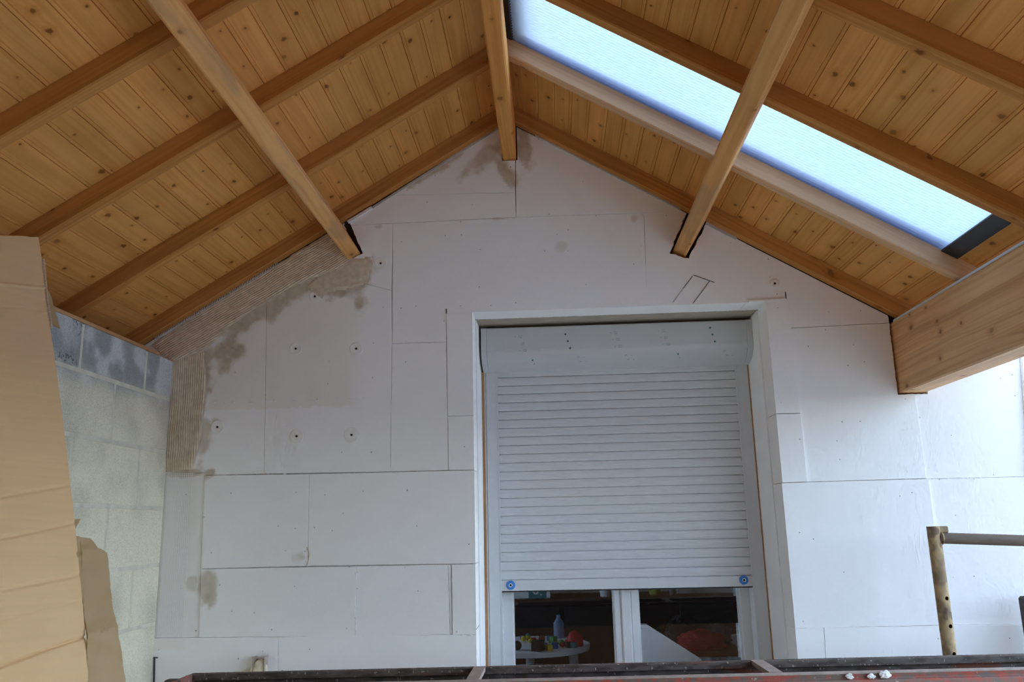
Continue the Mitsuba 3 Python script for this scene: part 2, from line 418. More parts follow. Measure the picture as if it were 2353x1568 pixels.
under = Polygon([(XL, -0.1), (XR + 0.8, -0.1), (XR + 0.8, roof_z(1.45) - 0.004), (1.45, roof_z(1.45) - 0.004), (XA, ZA - 0.004), (XL, roof_z(XL) - 0.004)])
opening = sbox(OX0, 0.85, OX1, OZ1)
gab = struct('wall_back', 'gable wall of concrete clad with white foam insulation boards')
mason = Polygon([(XL, 0), (XR + 0.8, 0), (XR + 0.8, roof_z(1.5) + 0.04), (1.9, roof_z(1.5) + 0.04), (1.9, roof_z(1.9) + 0.091), (XA, ZA + 0.091), (XL, roof_z(XL) + 0.091)]).difference(sbox(OX0 - 0.02, 0.72, OX1 + 0.02, OZ1 + 0.001))

# holes in the boards where the timbers pass
mason_in = Polygon([(XL, 0), (XR + 0.8, 0), (XR + 0.8, roof_z(1.5) + 0.04), (1.9, roof_z(1.5) + 0.04), (1.9, roof_z(1.9) + 0.091), (XA, ZA + 0.091), (XL, roof_z(XL) + 0.091)]).difference(sbox(-0.36, 0.6, 0.96, 2.5))
PB, PD = 0.060, 0.172     # purlin width and depth
u_r, n_r = np.array([CO, -SI]), np.array([SI, CO])       # right slope: down the slope, up from the slope, in x, z
u_l, n_l = np.array([-CO, -SI]), np.array([-SI, CO])
lp0 = np.array([-0.809, 1.178 + CAM_Z])                   # lower corner of the left purlin nearer the ridge
rp0 = np.array([0.543, 1.142 + CAM_Z])                    # lower corner of the right purlin nearer the ridge
hole_r = ragged(Polygon(xz([(1585, 470), (1538, 582), (1582, 595), (1640, 480)])), 0.004, 0.008, 3, 120)
hole_l = ragged(Polygon([tuple(lp0 + np.array([0.012, -0.002])), tuple(lp0 + u_l * 0.063 + np.array([0.0, -0.004])), tuple(lp0 + u_l * 0.063 + n_l * 0.3), tuple(lp0 + n_l * 0.24 + np.array([0.035, 0.03]))]), 0.002, 0.01, 4, 120)
hole_m = sbox(-0.183, 1.582 + CAM_Z, -0.114, 2.2 + CAM_Z)
hole_e = ragged(Polygon([(1.404, 0.487 + CAM_Z), (1.526, 0.489 + CAM_Z), (1.526, 0.82 + CAM_Z), (1.404, 0.83 + CAM_Z)]), 0.003, 0.008, 6, 120)
holes = shapely.union_all([hole_r, hole_l, hole_m, hole_e])
add('masonry', slab_y(mason.difference(shapely.union_all([hole_m, hole_e, Polygon([tuple(lp0 + u_l * -.002 - n_l * .002), tuple(lp0 + u_l * .062 - n_l * .002), tuple(lp0 + u_l * .062 + n_l * .3), tuple(lp0 - u_l * .002 + n_l * .3)]),
    Polygon([tuple(rp0 - u_r * .002 - n_r * .002), tuple(rp0 + u_r * .062 - n_r * .002), tuple(rp0 + u_r * .062 + n_r * .3), tuple(rp0 - u_r * .002 + n_r * .3)])])), 0.131, 0.33), 'm_concrete', parent=gab)
add('masonry', slab_y(mason_in, 0.33, 0.40), 'm_concrete', parent=gab)

OUT = 3000
BOARDS = [  # photograph outlines on the wall plane, and how far each stands proud (m)
    ([(900, 430), (1150, 280), (1184, 240), (1184, 443), (905, 449)], 0.001),
    ([(795, 519), (905, 449), (1184, 443), (1186, 499.5), (903, 514)], 0.000),
    ([(1184, 240), (1620, 470), (1640, 483), (1475, 490), (1186, 499.5)], 0.002),
    ([(903, 514), (1186, 499.5), (1475, 490), (1480, 500), (1487, 697), (1487, 730), (1026, 740), (1026, 786), (901, 790.5)], 0.000),
    ([(901, 790.5), (1026, 786), (1031, 1081), (897, 1084.5)], 0.001),
    ([(1026, 722), (1130, 716), (1130, 955), (1029, 957)], 0.004),
    ([(1029, 957), (1130, 955), (1130, 1080), (1031, 1081)], 0.003),
    ([(1475, 490), (1640, 480), (1700, 540), (1712, 684), (1720, 730), (1487, 730), (1480, 500)], 0.001),
    ([(1640, 480), (1700, 540), (2090, 700), (2048, 742), (1818, 754), (1806, 686.5), (1757, 689.5), (1740, 730), (1720, 730), (1712, 684)], -0.001),
    ([(1720, 691), (1757, 689.5), (1806, 686.5), (1818, 754), (1838, 951), (1720, 953)], 0.012),
    ([(1720, 953), (1838, 951), (1854, 1108.5), (1720, 1113)], 0.011),
    ([(1818, 754), (2048, 742), (2090, 740), (2103, 907), (2129, 1100), (1854, 1108.5), (1838, 951)], 0.000),
    ([(2090, 740), (2330, 640), (2357, 990), (2362, 1095.5), (2129, 1101), (2103, 907)], -0.005),
    ([(1720, 1113.5), (1854, 1108.5), (2129, 1101), (2133, 1101), (2174, 1437), (1720, 1447)], 0.004),
    ([(2133, 1101), (2362, 1095.5), (OUT, 1090), (OUT, 1432), (2174, 1437)], -0.006),
    ([(1720, 1447), (1893, 1442.5), (1906, 1660), (1720, 1664)], 0.001),
    ([(1893, 1442.5), (2174, 1437), (OUT, 1432), (OUT, 1650), (1906, 1660)], 0.002),
    ([(300, 800), (606, 634), (614, 634), (610, 915), (607, 1089), (472, 1093), (470, 1087), (300, 1092)], 0.000),
    ([(614, 634), (795, 519), (903, 514), (900, 668), (846, 654), (780, 640)], 0.002),
    ([(614, 634), (780, 640), (846, 654), (900, 668), (901, 790.5), (897, 1084.5), (607, 1089), (610, 915)], 0.001),
    ([(472, 1093), (711, 1090), (708, 1301), (463, 1308)], 0.003),
    ([(711, 1090), (1130, 1080), (1130, 1295), (708, 1301)], 0.002),
    ([(463, 1308), (820, 1302), (816, 1463), (458, 1465.5)], 0.003),
    ([(820, 1302), (1029, 1298), (1034, 1459.5), (816, 1463)], 0.000),
    ([(1038, 1298), (1130, 1295), (1130, 1458), (1040, 1459.5)], 0.003),
    ([(300, 1468), (458, 1465.5), (640, 1464), (638, 1680), (300, 1680)], 0.002),
    ([(640, 1464), (1130, 1458), (1130, 1676), (638, 1680)], 0.001),
    ([(300, 1092), (470, 1087), (472, 1093), (463, 1308), (458, 1465.5), (300, 1468)], -0.004),
    ([(2330, 640), (OUT, 400), (OUT, 1090), (2362, 1095.5), (2357, 990)], 0.014),
]
lift = {}
for i, (pts, proud) in enumerate(BOARDS):
    poly = Polygon(xz(pts)).buffer(0).intersection(under).difference(opening).buffer(-0.0016 if i in (9, 10, 11) else -0.0007, join_style=2)
    poly = poly.difference(holes)
    if i == 12 or i == 28:
        poly = poly.buffer(0)
    poly = max(getattr(poly, 'geoms', [poly]), key=lambda g: g.area)
    rough = ragged(poly, 0.0005, 0.02, i, 90)
    add('insulation_board', slab_y(rough, -proud, 0.13), 'm_foamrough' if i == 28 else 'm_foam', parent=gab)
add('foam_core', slab_y(under.difference(opening.buffer(0.02)).difference(holes.buffer(0.004)).intersection(sbox(-1.85, 0.9, 2.9, 4)), 0.010, 0.02), 'm_tape', parent=gab)
# foam board running on below what the plank hides
add('insulation_board', slab_y(sbox(XL + 0.28, 0.0, OX0, 0.9).buffer(-.001, join_style=2), 0.0, 0.13), 'm_foam', parent=gab)

# wedge sliver in the open joint and crumbs of foam along the joints
add('foam_sliver', slab_y(Polygon(xz([(1029.6, 1299), (1036.5, 1298.5), (1039, 1458), (1034.6, 1458)])), 0.003, 0.1), 'm_foam', parent=gab)
crumbs = []
for (a, b, m) in [((480, 928), (848, 915), 34), ((472, 1093), (700, 1090), 14), ((705, 1262), (706, 1300), 6), ((472, 1095), (465, 1300), 12), ((820, 1305), (817, 1460), 10), ((1097, 1090), (1100, 1500), 20), ((1128, 733), (1720, 712), 55), ((1300, 1299), (1100, 1296), 8), ((1040, 1460), (1100, 1459), 6), ((2133, 1102), (2360, 1096), 6)]:
    for _ in range(m):
        t = nrg.random()
        q = W(a[0] + (b[0] - a[0]) * t + nrg.normal(0, 1.2), a[1] + (b[1] - a[1]) * t + nrg.normal(0, 1.2))
        s = trimesh.creation.icosphere(subdivisions=1, radius=0.0015 + 0.003 * nrg.random() ** 2)
        s.apply_scale([1 + nrg.random(), 0.8, 0.7 + 0.5 * nrg.random()])
        s.apply_translation([q[0], -0.002, q[2]])
        if not opening.contains(Point(q[0], q[2])):
            crumbs.append(s)
k = add('foam_crumbs', cat(*crumbs), 'm_white', smooth=True, parent=gab)
labels[k] = {'kind': 'stuff'}

# anchors pressed into the foam
for (px, py, sc, deep) in [(682, 1003, 1.0, 0), (808, 1000, 1.05, 1), (500, 982, 0.95, 0), (680, 802, 0.9, 0), (819, 802, 0.95, 0), (875, 606, 0.9, 0), (724, 682, 0.8, 0), (1780, 652, 0.6, 0)]:
    c = W(px, py)
    R = 0.030 * sc
    prof = [(0.0052, 0.004), (0.0052, -0.0012), (0.011, -0.0016), (0.020, -0.0012), (R * 0.9, -0.0022), (R, -0.0008), (R, 0.004)]
    m = lathe([(a, -b) for a, b in prof][::-1])
    m.apply_transform(trimesh.transformations.rotation_matrix(math.pi / 2, [1, 0, 0]))
    m.apply_translation([c[0], -0.0022, c[2]])
    k = add('anchor_plate', m, 'm_dowel', smooth=35, parent=gab)
    h = lathe([(0, 0), (0.0043, 0), (0.0043, 0.002), (0, 0.002)], 16)
    h.apply_transform(trimesh.transformations.rotation_matrix(math.pi / 2, [1, 0, 0]))
    h.apply_translation([c[0], -0.0028, c[2]])
    add('screw_hole', h, 'm_dark', parent=k)


# combed adhesive: a height field of ridges on the boards
def comb(px_poly, along_px, y0, pitch, seed, base=0.003, amp=0.0056, parent=None, flat=None):
    poly = Polygon(xz(px_poly)).buffer(0).intersection(under)
    poly = ragged(poly, 0.006, 0.01, seed, 45).intersection(under)
    a0, a1 = [np.array(q) for q in xz(along_px)]
    ua = (a1 - a0) / np.linalg.norm(a1 - a0)
    ub = np.array([-ua[1], ua[0]])
    c = np.array(poly.exterior.coords)
    sa, sb = c @ ua, c @ ub
    A = np.arange(sa.min(), sa.max() + 0.006, 0.006)
    B = np.arange(sb.min(), sb.max() + pitch / 7, pitch / 7)
    GA, GB = np.meshgrid(A, B, indexing='ij')
    P = GA[..., None] * ua + GB[..., None] * ub
    q = np.stack([P[..., 0] * 7, P[..., 1] * 7, np.full(GA.shape, seed)], -1)
    wv = (meshkit.fbm(q, 3, seed) - 0.5) * pitch * 1.3
    brk = np.clip((meshkit.fbm(q * 3.5 + 9, 3, seed + 5) - 0.30) * 5, 0, 1)
    smear = np.clip((0.60 - meshkit.fbm(q * 0.9 + 30, 2, seed + 9)) * 9, 0, 1)
    ridge = (0.5 + 0.5 * np.cos(2 * math.pi * (GB + wv) / pitch)) ** 0.8
    edge = np.minimum(1, shapely.distance(shapely.points(P.reshape(-1, 2)), poly.exterior).reshape(GA.shape) / 0.012)
    h = base * (0.4 + 0.6 * edge) + amp * ridge * (0.35 + 0.65 * brk) * (0.35 + 0.65 * smear) * edge + 0.0012 * (meshkit.fbm(q * 18, 2, 3) - 0.5)
    ins = shapely.contains_xy(poly, P[..., 0], P[..., 1])
    idx = np.arange(GA.size).reshape(GA.shape)
    ok = ins[:-1, :-1] & ins[1:, :-1] & ins[:-1, 1:] & ins[1:, 1:]
    a, b, c2, d = idx[:-1, :-1][ok], idx[1:, :-1][ok], idx[1:, 1:][ok], idx[:-1, 1:][ok]
    V = np.c_[P[..., 0].ravel(), (y0 - h).ravel(), P[..., 1].ravel()]
    F = np.vstack([np.c_[a, b, c2], np.c_[a, c2, d]])
    m = trimesh.Trimesh(V, F, process=False)
    m.remove_unreferenced_vertices()
    nn = m.face_normals.mean(0)
    if nn[1] > 0:
        m.faces = m.faces[:, ::-1]
    return m


add('combed_adhesive', comb([(345, 795), (420, 742), (790, 505), (815, 590), (790, 620), (745, 632), (690, 652), (620, 690), (540, 742), (470, 808), (395, 835)], [(380, 812), (720, 612)], -0.001, 0.0093, 2), 'm_mortar', smooth=True, parent=gab)
add('combed_adhesive', comb([(388, 828), (470, 806), (476, 900), (468, 960), (462, 1010), (447, 1070), (440, 1084), (376, 1086), (380, 1000)], [(430, 830), (418, 1080)], -0.001, 0.0093, 5), 'm_mortar', smooth=True, parent=gab)
add('adhesive_patch', comb([(742, 628), (800, 596), (850, 588), (858, 610), (845, 652), (805, 668), (755, 672), (740, 690), (700, 660)], [(760, 640), (840, 640)], -0.001, 0.05, 8, 0.004, 0.003), 'm_mortar', smooth=True, parent=gab)

# fringe of the glass mesh along the left roof edge
fr = []
for i in range(150):
    t = i / 149
    q = W(358 + (640 - 358) * t, 787 + (607 - 787) * t)
    z = roof_z(q[0]) - 0.003
    if i % 2 == 0:
        fr.append(bx(q[0] - 0.0011, q[0] + 0.0011, -0.010, -0.008, z - 0.016, z + 0.001))
k = add('mesh_fringe', cat(*fr), 'm_white', parent=gab)
labels[k] = {'kind': 'stuff', 'label': 'pale fringe of glass fibre mesh along the roof edge'}

# glass mesh strip down the left corner, fine threads pressed into the coat
th = []
c0 = W(372, 1095)
for i in range(95):
    z = 1.055 + i * 0.0075
    x1 = -1.50 + 0.025 * meshkit.noise(np.array([[z * 6, 1, 1]]), 1)[0]
    th.append(bx(-1.603, x1, 0.0029, 0.0045, z, z + 0.0018))
for i in range(14):
    th.append(bx(-1.60 + i * 0.0078, -1.5986 + i * 0.0078, 0.0029, 0.0045, 1.055, 1.765))
k = add('mesh_strip', cat(*th), 'm_white', parent=gab)
labels[k] = {'kind': 'stuff'}


def strip_on_wall(pts, w, y, mat, name, h=0.0012, **lab):
    ms = []
    q = xz(pts)
    return add(name, slab_y(LineString(q).buffer(w / 2, cap_style=2, join_style=2), y - h, y), mat, parent=gab, **lab)


for pts, w in [([(1546, 696), (1570, 663)], 0.0012), ([(1570, 663), (1591, 636)], 0.0026), ([(1593, 697), (1631, 646)], 0.0024), ([(1593, 633), (1622, 643), (1641, 650)], 0.0026), ([(1026, 711), (1026, 721)], 0.004), ([(1804, 672), (1806.5, 689)], 0.004), ([(356, 1512), (353, 1640)], 0.007), ([(349, 1513), (356, 1511), (364, 1512)], 0.004)]:
    strip_on_wall(pts, w, -0.0035, 'm_pencil', 'pencil_mark')
strip_on_wall([(1232, 309), (1400, 396), (1565, 480)], 0.020, 0.003, 'm_tape', 'sealing_strip', 0.012)
strip_on_wall([(1622, 513), (1692, 549)], 0.014, 0.001, 'm_tape', 'sealing_strip', 0.008)
strip_on_wall([(800, 512), (856, 478)], 0.012, 0.001, 'm_white', 'sealing_strip', 0.012)
strip_on_wall([(858, 477), (1150, 292)], 0.010, 0.001, 'm_tape', 'sealing_strip', 0.006)
strip_on_wall([(706, 1300), (712, 1275), (706, 1258)], 0.004, -0.002, 'm_mortar', 'adhesive_bead', 0.003)

# unseen dark wall, added behind the camera to cut light and reflections
struct('wall_front_added', 'unseen dark wall added behind the camera to cut light')
scene['wall_front_added'] = mikit.ply(slab_y(Polygon([(-1.9, 0), (1.8, 0), (1.8, 2.0), (1.42, 2.3), (XA, ZA), (-1.9, roof_z(-1.9))]), -4.75, -4.6), 'm_added_wall')

# ------------------------------------------------------------------ left wall of concrete blocks
wl = struct('wall_left', 'unfinished wall of grey concrete blocks')
BX0, BX1 = -1.86, -1.608
WTOP = 0.722 + CAM_Z
add('mortar_bed', bx(BX0 + 0.01, BX1 - 0.0012, -4.6, 0.0, 0.0, WTOP - 0.004), 'm_joint', parent=wl)
zs = [WTOP, 0.556 + CAM_Z, 0.335 + CAM_Z, 0.105 + CAM_Z, -0.12 + CAM_Z, -0.345 + CAM_Z, -0.57 + CAM_Z, -0.795 + CAM_Z, -1.02 + CAM_Z, -1.245 + CAM_Z, 0.0]
offs = [-0.232, -0.45, -0.235, -0.43, -0.215, -0.44, -0.22, -0.44, -0.22, -0.44]
for r in range(len(zs) - 1):
    ys = [0.0] + [offs[r] - 0.458 * i for i in range(12)]
    for a, b in zip(ys[1:], ys[:-1]):
        if b < -4.5:
            continue
        j = 0.007
        m = bx(BX0, BX1 + rng.uniform(0.0, 0.0018), max(a + j, -4.6), min(b - j, -0.003) if b < 0 else -0.001, zs[r + 1] + (j if r < 9 else 0), zs[r] - (j if r else 0), 0.0025)
        add('concrete_block', m, 'm_block', parent=wl)
add('wall_plate', bx(BX1 - 0.05, BX1 + 0.004, -4.6, -0.135, WTOP, WTOP + 0.012, 0.001), 'm_plainwood', parent=wl)
add('closing_board', bx(-1.90, -1.88, -4.6, 0.13, 0.66 + CAM_Z, roof_z(-1.89) + 0.07), 'm_plainwood', parent=wl)

# ------------------------------------------------------------------ roof: boards, sheathing, rafters, purlins
HB = 0.074    # boards above the underside plane of the rafters, measured upright
YB0, YB1 = -4.6, 0.13
SK0, SK1 = -1.020, -0.545   # the rooflight's bay
ce = struct('ceiling', 'pitched ceiling of varnished pine boards with beaded joints')


def slope_pt(s, sgn, n=0.0):
    """x, z at distance s down the slope from the apex of the boards' underside and n above it"""
    x0, z0 = XA, ZA + HB
    return (x0 + sgn * (s * CO + n * SI), z0 - s * SI + n * CO)


def board(s0, s1, sgn, y0, y1):
    w = s1 - s0
    g = 0.0030
    prof = [(0.0003, g), (0.0016, 0.0), (w - 0.0134, 0.0), (w - 0.0124, 0.0022), (w - 0.0114, 0.0022), (w - 0.0104, 0.0), (w - 0.0016, 0.0), (w - 0.0003, g), (w - 0.0004, 0.016), (0.0004, 0.016)]
    pts = [slope_pt(s0 + a, sgn, b) for a, b in prof]
    return slab_y(Polygon(pts).buffer(0), y0, y1)


SL_END, SR_END = (1.93 + XA) / CO, (1.74 - XA) / CO


def run_boards(sgn, s_first, pitch, s_end):
    s = s_first
    edges = [0.0]
    while s < s_end:
        if s > 0.02:
            edges.append(s)
        s += pitch
    edges.append(s_end)
    for a, b in zip(edges[:-1], edges[1:]):
        if b - a < 0.03:
            continue
        if sgn < 0:
            spans = [(YB0, YB1)]
        else:
            lo = (1.432 - XA) / CO
            spans = [(YB0, YB1)] if a > lo - 0.02 else [(YB0, SK0), (SK1, YB1)]
        for y0, y1 in spans:
            add('board', board(a, b, sgn, y0, y1), 'm_board', parent=ce)


run_boards(-1, S0L, PL, SL_END)
run_boards(1, S0R, PR, SR_END)


def slope_slab(s0, s1, sgn, n0, n1, y0, y1):
    return slab_y(Polygon([slope_pt(s0, sgn, n0), slope_pt(s1, sgn, n0), slope_pt(s1, sgn, n1), slope_pt(s0, sgn, n1)]), y0, y1)


lo = (1.432 - XA) / CO
add('sheathing', slope_slab(0.0, SL_END, -1, 0.0165, 0.05, YB0, 0.41), 'm_joint', parent=ce)
add('sheathing', slope_slab(0.0, SR_END, 1, 0.0165, 0.05, YB0, SK0), 'm_joint', parent=ce)
add('sheathing', slope_slab(0.0, SR_END, 1, 0.0165, 0.05, SK1, 0.41), 'm_joint', parent=ce)
add('sheathing', slope_slab(lo, SR_END, 1, 0.0165, 0.05, SK0, SK1), 'm_joint', parent=ce)

RW = 0.045
YL = [-0.0165, -0.512, -1.018, -1.4735, -1.98, -2.48, -2.98, -3.48, -3.98]
YR = [-0.0165, -0.547, -1.036, -1.5315, -2.03, -2.53, -3.03, -3.53, -4.03]


def rafter(sgn, yc, s_end):
    c = 0.004
    y0, y1 = yc - RW / 2, yc + RW / 2
    h = HB * CO
    # cross section in y and n (below the boards), chamfered lower edges
    sec = [(y0, -0.0005), (y1, -0.0005), (y1, -h + c), (y1 - c, -h), (y0 + c, -h), (y0, -h + c)]
    V, n = [], len(sec)
    for s in (0.004, s_end):
        for (y, d) in sec:
            x, z = slope_pt(s if s > 0.1 else (0.0 - d * SI / CO + 0.001), sgn, d)
            V.append((x, y, z))
    V = np.array(V)
    return trimesh.convex.convex_hull(V)


LABL = ['pine rafter of the left slope lying along the gable wall', 'second pine rafter of the left slope, counted from the gable wall', 'third pine rafter of the left slope, counted from the gable wall',
        'fourth pine rafter of the left slope, crossing the upper left corner of the photo']
LABR = ['pine rafter of the right slope lying along the gable wall', 'pale pinkish pine rafter along the lower edge of the rooflight, its glow put into the wood colour', 'knotty pine rafter along the upper edge of the rooflight',
        'fourth pine rafter of the right slope, crossing the upper right corner of the photo']
for i, y in enumerate(YL[:7]):
    add('rafter', rafter(-1, y, SL_END - 0.02), 'm_rafter', label=LABL[i] if i < 4 else f'{["fifth", "sixth", "seventh"][i - 4]} pine rafter of the left slope, counted from the gable wall', category='rafter', group='rafters of the left roof slope')
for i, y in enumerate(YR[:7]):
    add('rafter', rafter(1, y, SR_END - 0.02), 'm_rafter_lit' if i == 1 else 'm_rafter', label=LABR[i] if i < 4 else f'{["fifth", "sixth", "seventh"][i - 4]} pine rafter of the right slope, counted from the gable wall', category='rafter', group='rafters of the right roof slope')


def beam_y(poly_pts, y0, y1, c=0.0055):
    poly = Polygon(poly_pts).buffer(-c, join_style=2).buffer(c, join_style=3)
    return slab_y(poly, y0, y1)


def purlin(p0, u, n, sgn):
    x = p0[0]
    top = (roof_z(x) - p0[1]) * CO - 0.001
    return beam_y([tuple(p0), tuple(p0 + u * PB), tuple(p0 + u * PB + n * top), tuple(p0 + n * top)], -4.6, 0.24)


add('purlin', purlin(lp0, u_l, n_l, -1), 'm_purlin', label='weathered pine purlin crossing under the left slope, its end in the mortared gable wall', category='purlin')
add('purlin', purlin(rp0, u_r, n_r, 1), 'm_purlin', label='pine purlin crossing under the rooflight, its end in a dark notch of the wall', category='purlin')
add('ridge_beam', beam_y([(-0.180, 1.586 + CAM_Z), (-0.119, 1.586 + CAM_Z), (-0.119, roof_z(-0.119) - 0.001), (XA, ZA - 0.001), (-0.180, roof_z(-0.180) - 0.001)], -4.6, 0.24), 'm_ridge', label='pine ridge beam hanging at the peak between both slopes', category='beam')
EB = thing('eaves_beam', 'large laminated timber beam on the right, carrying the lower ends of the rafters', 'beam')
add('timber', beam_y([(1.413, 0.495 + CAM_Z), (1.520, 0.495 + CAM_Z), (1.520, roof_z(1.520) - 0.004), (1.455, roof_z(1.455) - 0.002), (1.448, 0.790 + CAM_Z), (1.413, 0.790 + CAM_Z)], -4.6, 0.20), 'm_glulam', parent=EB)
zt = 0.791 + CAM_Z
add('flashing', cat(bx(1.409, 1.445, -4.6, -0.03, zt - 0.0005, zt + 0.0015), bx(1.409, 1.4125, -4.6, -0.03, zt - 0.006, zt + 0.0015)), 'm_flash', parent=EB, label='thin grey sheet along the top edge')

# ------------------------------------------------------------------ rooflight of ribbed clear sheet
rl = thing('rooflight', 'long bright rooflight of ribbed clear plastic sheet between two rafters', 'skylight')
sA, sB = (-0.132 - XA) / CO + 0.02, (1.405 - XA) / CO
for n0 in (0.002, 0.018):
    m = slope_slab(sA, sB, 1, n0, n0 + 0.0002, SK0 - 0.02, SK1 + 0.02)
    # one sheet, one face
    a, b = slope_pt(sA, 1, n0), slope_pt(sB, 1, n0)
    V = np.array([(a[0], SK0 - 0.005, a[1]), (b[0], SK0 - 0.005, b[1]), (b[0], SK1 + 0.005, b[1]), (a[0], SK1 + 0.005, a[1])])
    add('clear_sheet', trimesh.Trimesh(V, [[0, 2, 1], [0, 3, 2]], process=False), 'm_poly', parent=rl)
ribs = []
y = SK0 - 0.004
while y < SK1 + 0.004:
    a, b = slope_pt(sA, 1, 0.003), slope_pt(sB, 1, 0.003)
    c, d = slope_pt(sB, 1, 0.0175), slope_pt(sA, 1, 0.0175)
    V = np.array([(a[0], y, a[1]), (b[0], y, b[1]), (c[0], y, c[1]), (d[0], y, d[1])])
    ribs.append(trimesh.Trimesh(V, [[0, 1, 2], [0, 2, 3]], process=False))
    y += 0.0165
k = add('rib', cat(*ribs), 'm_rib', parent=rl)
labels[k] = {'kind': 'stuff', 'label': 'fine parallel ribs inside the sheet'}
add('end_profile', cat(slope_slab((1.380 - XA) / CO, (1.432 - XA) / CO, 1, -0.006, 0.0015, SK0, SK1), slope_slab((1.412 - XA) / CO, (1.432 - XA) / CO, 1, 0.0015, 0.026, SK0, SK1)), 'm_profile', parent=rl, label='black end profile')
add('end_profile', slope_slab(0.004, (-0.1035 - XA) / CO, 1, -0.004, 0.03, SK0, SK1), 'm_profile', parent=rl, label='black end profile')
add('edge_shade', slope_slab(0.10, (1.39 - XA) / CO, 1, 0.021, 0.022, SK1 - 0.060, SK1 + 0.03), 'm_edge_shade', parent=rl, label='bluish strip for the shade along the lower long edge')  # shaded look of the covered sheet edge, put in as a bluish strip
add('ridge_cover', cat(slope_slab(-0.03, 0.16, -1, 0.053, 0.058, YB0, 0.41), slope_slab(-0.03, 0.16, 1, 0.053, 0.058, YB0, SK0 - 0.11), slope_slab(-0.03, 0.16, 1, 0.053, 0.058, SK1 + 0.11, 0.41)), 'm_flash', parent=ce)
add('ridge_cap', slope_slab(-0.03, (-0.046 - XA) / CO, 1, 0.045, 0.052, SK0 - 0.1, SK1 + 0.1), 'm_flash', parent=rl, label='grey metal cap over the ridge end')

# ------------------------------------------------------------------ window and reveal
w1 = struct('window_1', 'two leaf white window behind a half lowered roller shutter')
YG = 0.36
add('reveal_lining', bx(OX0 - 0.02, OX0 + 0.0045, 0.131, YG + 0.09, 0.72, OZ1 - 0.002), 'm_reveal', parent=w1)
add('reveal_lining', bx(OX1 - 0.004, OX1 + 0.02, 0.131, YG + 0.09, 0.72, OZ1 - 0.002), 'm_reveal', parent=w1)
add('lintel', bx(OX0 - 0.05, OX1 + 0.05, 0.131, 0.60, OZ1 + 0.002, OZ1 + 0.1), 'm_lintel', parent=w1)
for x0, x1 in ((-0.3165, -0.3065), (0.8990, 0.9015)):
    add('wood_strip', bx(x0, x1, YG - 0.004, YG + 0.06, 0.72, 2.20), 'm_plainwood', parent=w1)
add('caulk', bx(-0.3065, -0.299, YG + 0.004, YG + 0.05, 0.72, 2.20), 'm_pvc', parent=w1)
GX0, GX1 = -0.2975, 0.8970
YF = 0.45
add('frame_post', bx(GX0, -0.20, YF, YF + 0.07, 0.72, 2.25, 0.003), 'm_pvc', parent=w1)
add('frame_post', bx(0.80, GX1, YF, YF + 0.07, 0.72, 2.25, 0.003), 'm_pvc', parent=w1)
add('frame_head', bx(-0.20, 0.80, YF, YF + 0.07, 2.19, 2.25, 0.003), 'm_pvc', parent=w1)
add('frame_sill', bx(-0.20, 0.80, YF, YF + 0.07, 0.72, 0.79, 0.003), 'm_pvc', parent=w1)
for (a, b) in ((-0.2, 0.247), (0.357, 0.80)):
    k = add('sash', cat(bx(a, b, YF + 0.015, YF + 0.06, 0.79, 0.86, 0.003), bx(a, b, YF + 0.015, YF + 0.06, 2.13, 2.19, 0.003),
                        bx(a, a + 0.004, YF + 0.015, YF + 0.06, 0.79, 2.19), bx(b - 0.004, b, YF + 0.015, YF + 0.06, 0.79, 2.19)), 'm_pvc', parent=w1)
    V = np.array([(a, YF + 0.03, 0.80), (b, YF + 0.03, 0.80), (b, YF + 0.03, 2.18), (a, YF + 0.03, 2.18)])
    add('pane', trimesh.Trimesh(V, [[0, 1, 2], [0, 2, 3]], process=False), 'm_glass', parent=k)
mul = [(0.247, YF + 0.06), (0.247, YF + 0.008), (0.251, YF + 0.002), (0.272, YF), (0.276, YF + 0.006), (0.279, YF + 0.006), (0.282, YF - 0.012), (0.316, YF - 0.012), (0.319, YF + 0.006), (0.322, YF + 0.006), (0.326, YF), (0.353, YF + 0.002), (0.357, YF + 0.008), (0.357, YF + 0.06)]
add('mullion', slab_z(Polygon(mul), 0.79, 2.19), 'm_pvc', parent=w1)

# ------------------------------------------------------------------ roller shutter
rs = thing('roller_shutter', 'grey aluminium roller shutter lowered over most of the window', 'shutter')
BXA, BXB = -0.307, 0.9005
ZT, ZBm = 2.378, 2.198


def box_profile(g=0.0):
    """y, z outline of the box: flat upper front, rounded lower front"""
    yb, yf = 0.44, 0.23 - g
    pts = [(yb, ZT + g), (yf + 0.004, ZT + g), (yf, ZT - 0.004 + g), (yf, ZT - 0.098)]
    for i in range(1, 12):
        a = i / 11 * math.radians(88)
        pts.append((yf + 0.125 * (1 - math.cos(a)), ZT - 0.098 - (0.082 + g) * math.sin(a)))
    pts += [(yb, ZBm - g)]
    return Polygon(pts)


add('box', slab_x(box_profile(), BXA + 0.026, BXB - 0.024), 'm_box', smooth=25, parent=rs, label='box with rounded lower front and printed marks')
add('end_cap', slab_x(box_profile(0.0012), BXA, BXA + 0.0252), 'm_box', smooth=25, parent=rs)
add('end_cap', slab_x(box_profile(0.0012), BXB - 0.0232, BXB), 'm_box', smooth=25, parent=rs)


def guide(x0, x1, sgn):
    i0, i1 = (x1 - 0.004, x1) if sgn > 0 else (x0, x0 + 0.004)
    return cat(bx(x0, x1, YG, YG + 0.003, 0.72, 2.205), bx(x0, x0 + 0.003, YG, YF - 0.001, 0.72, 2.205), bx(x1 - 0.003, x1, YG, YG + 0.008, 0.72, 2.205), bx(x0, x1, YG + 0.03, YF - 0.001, 0.72, 2.205),
               bx(i0, i1, YG - 0.003, YG, 0.72, 2.205))


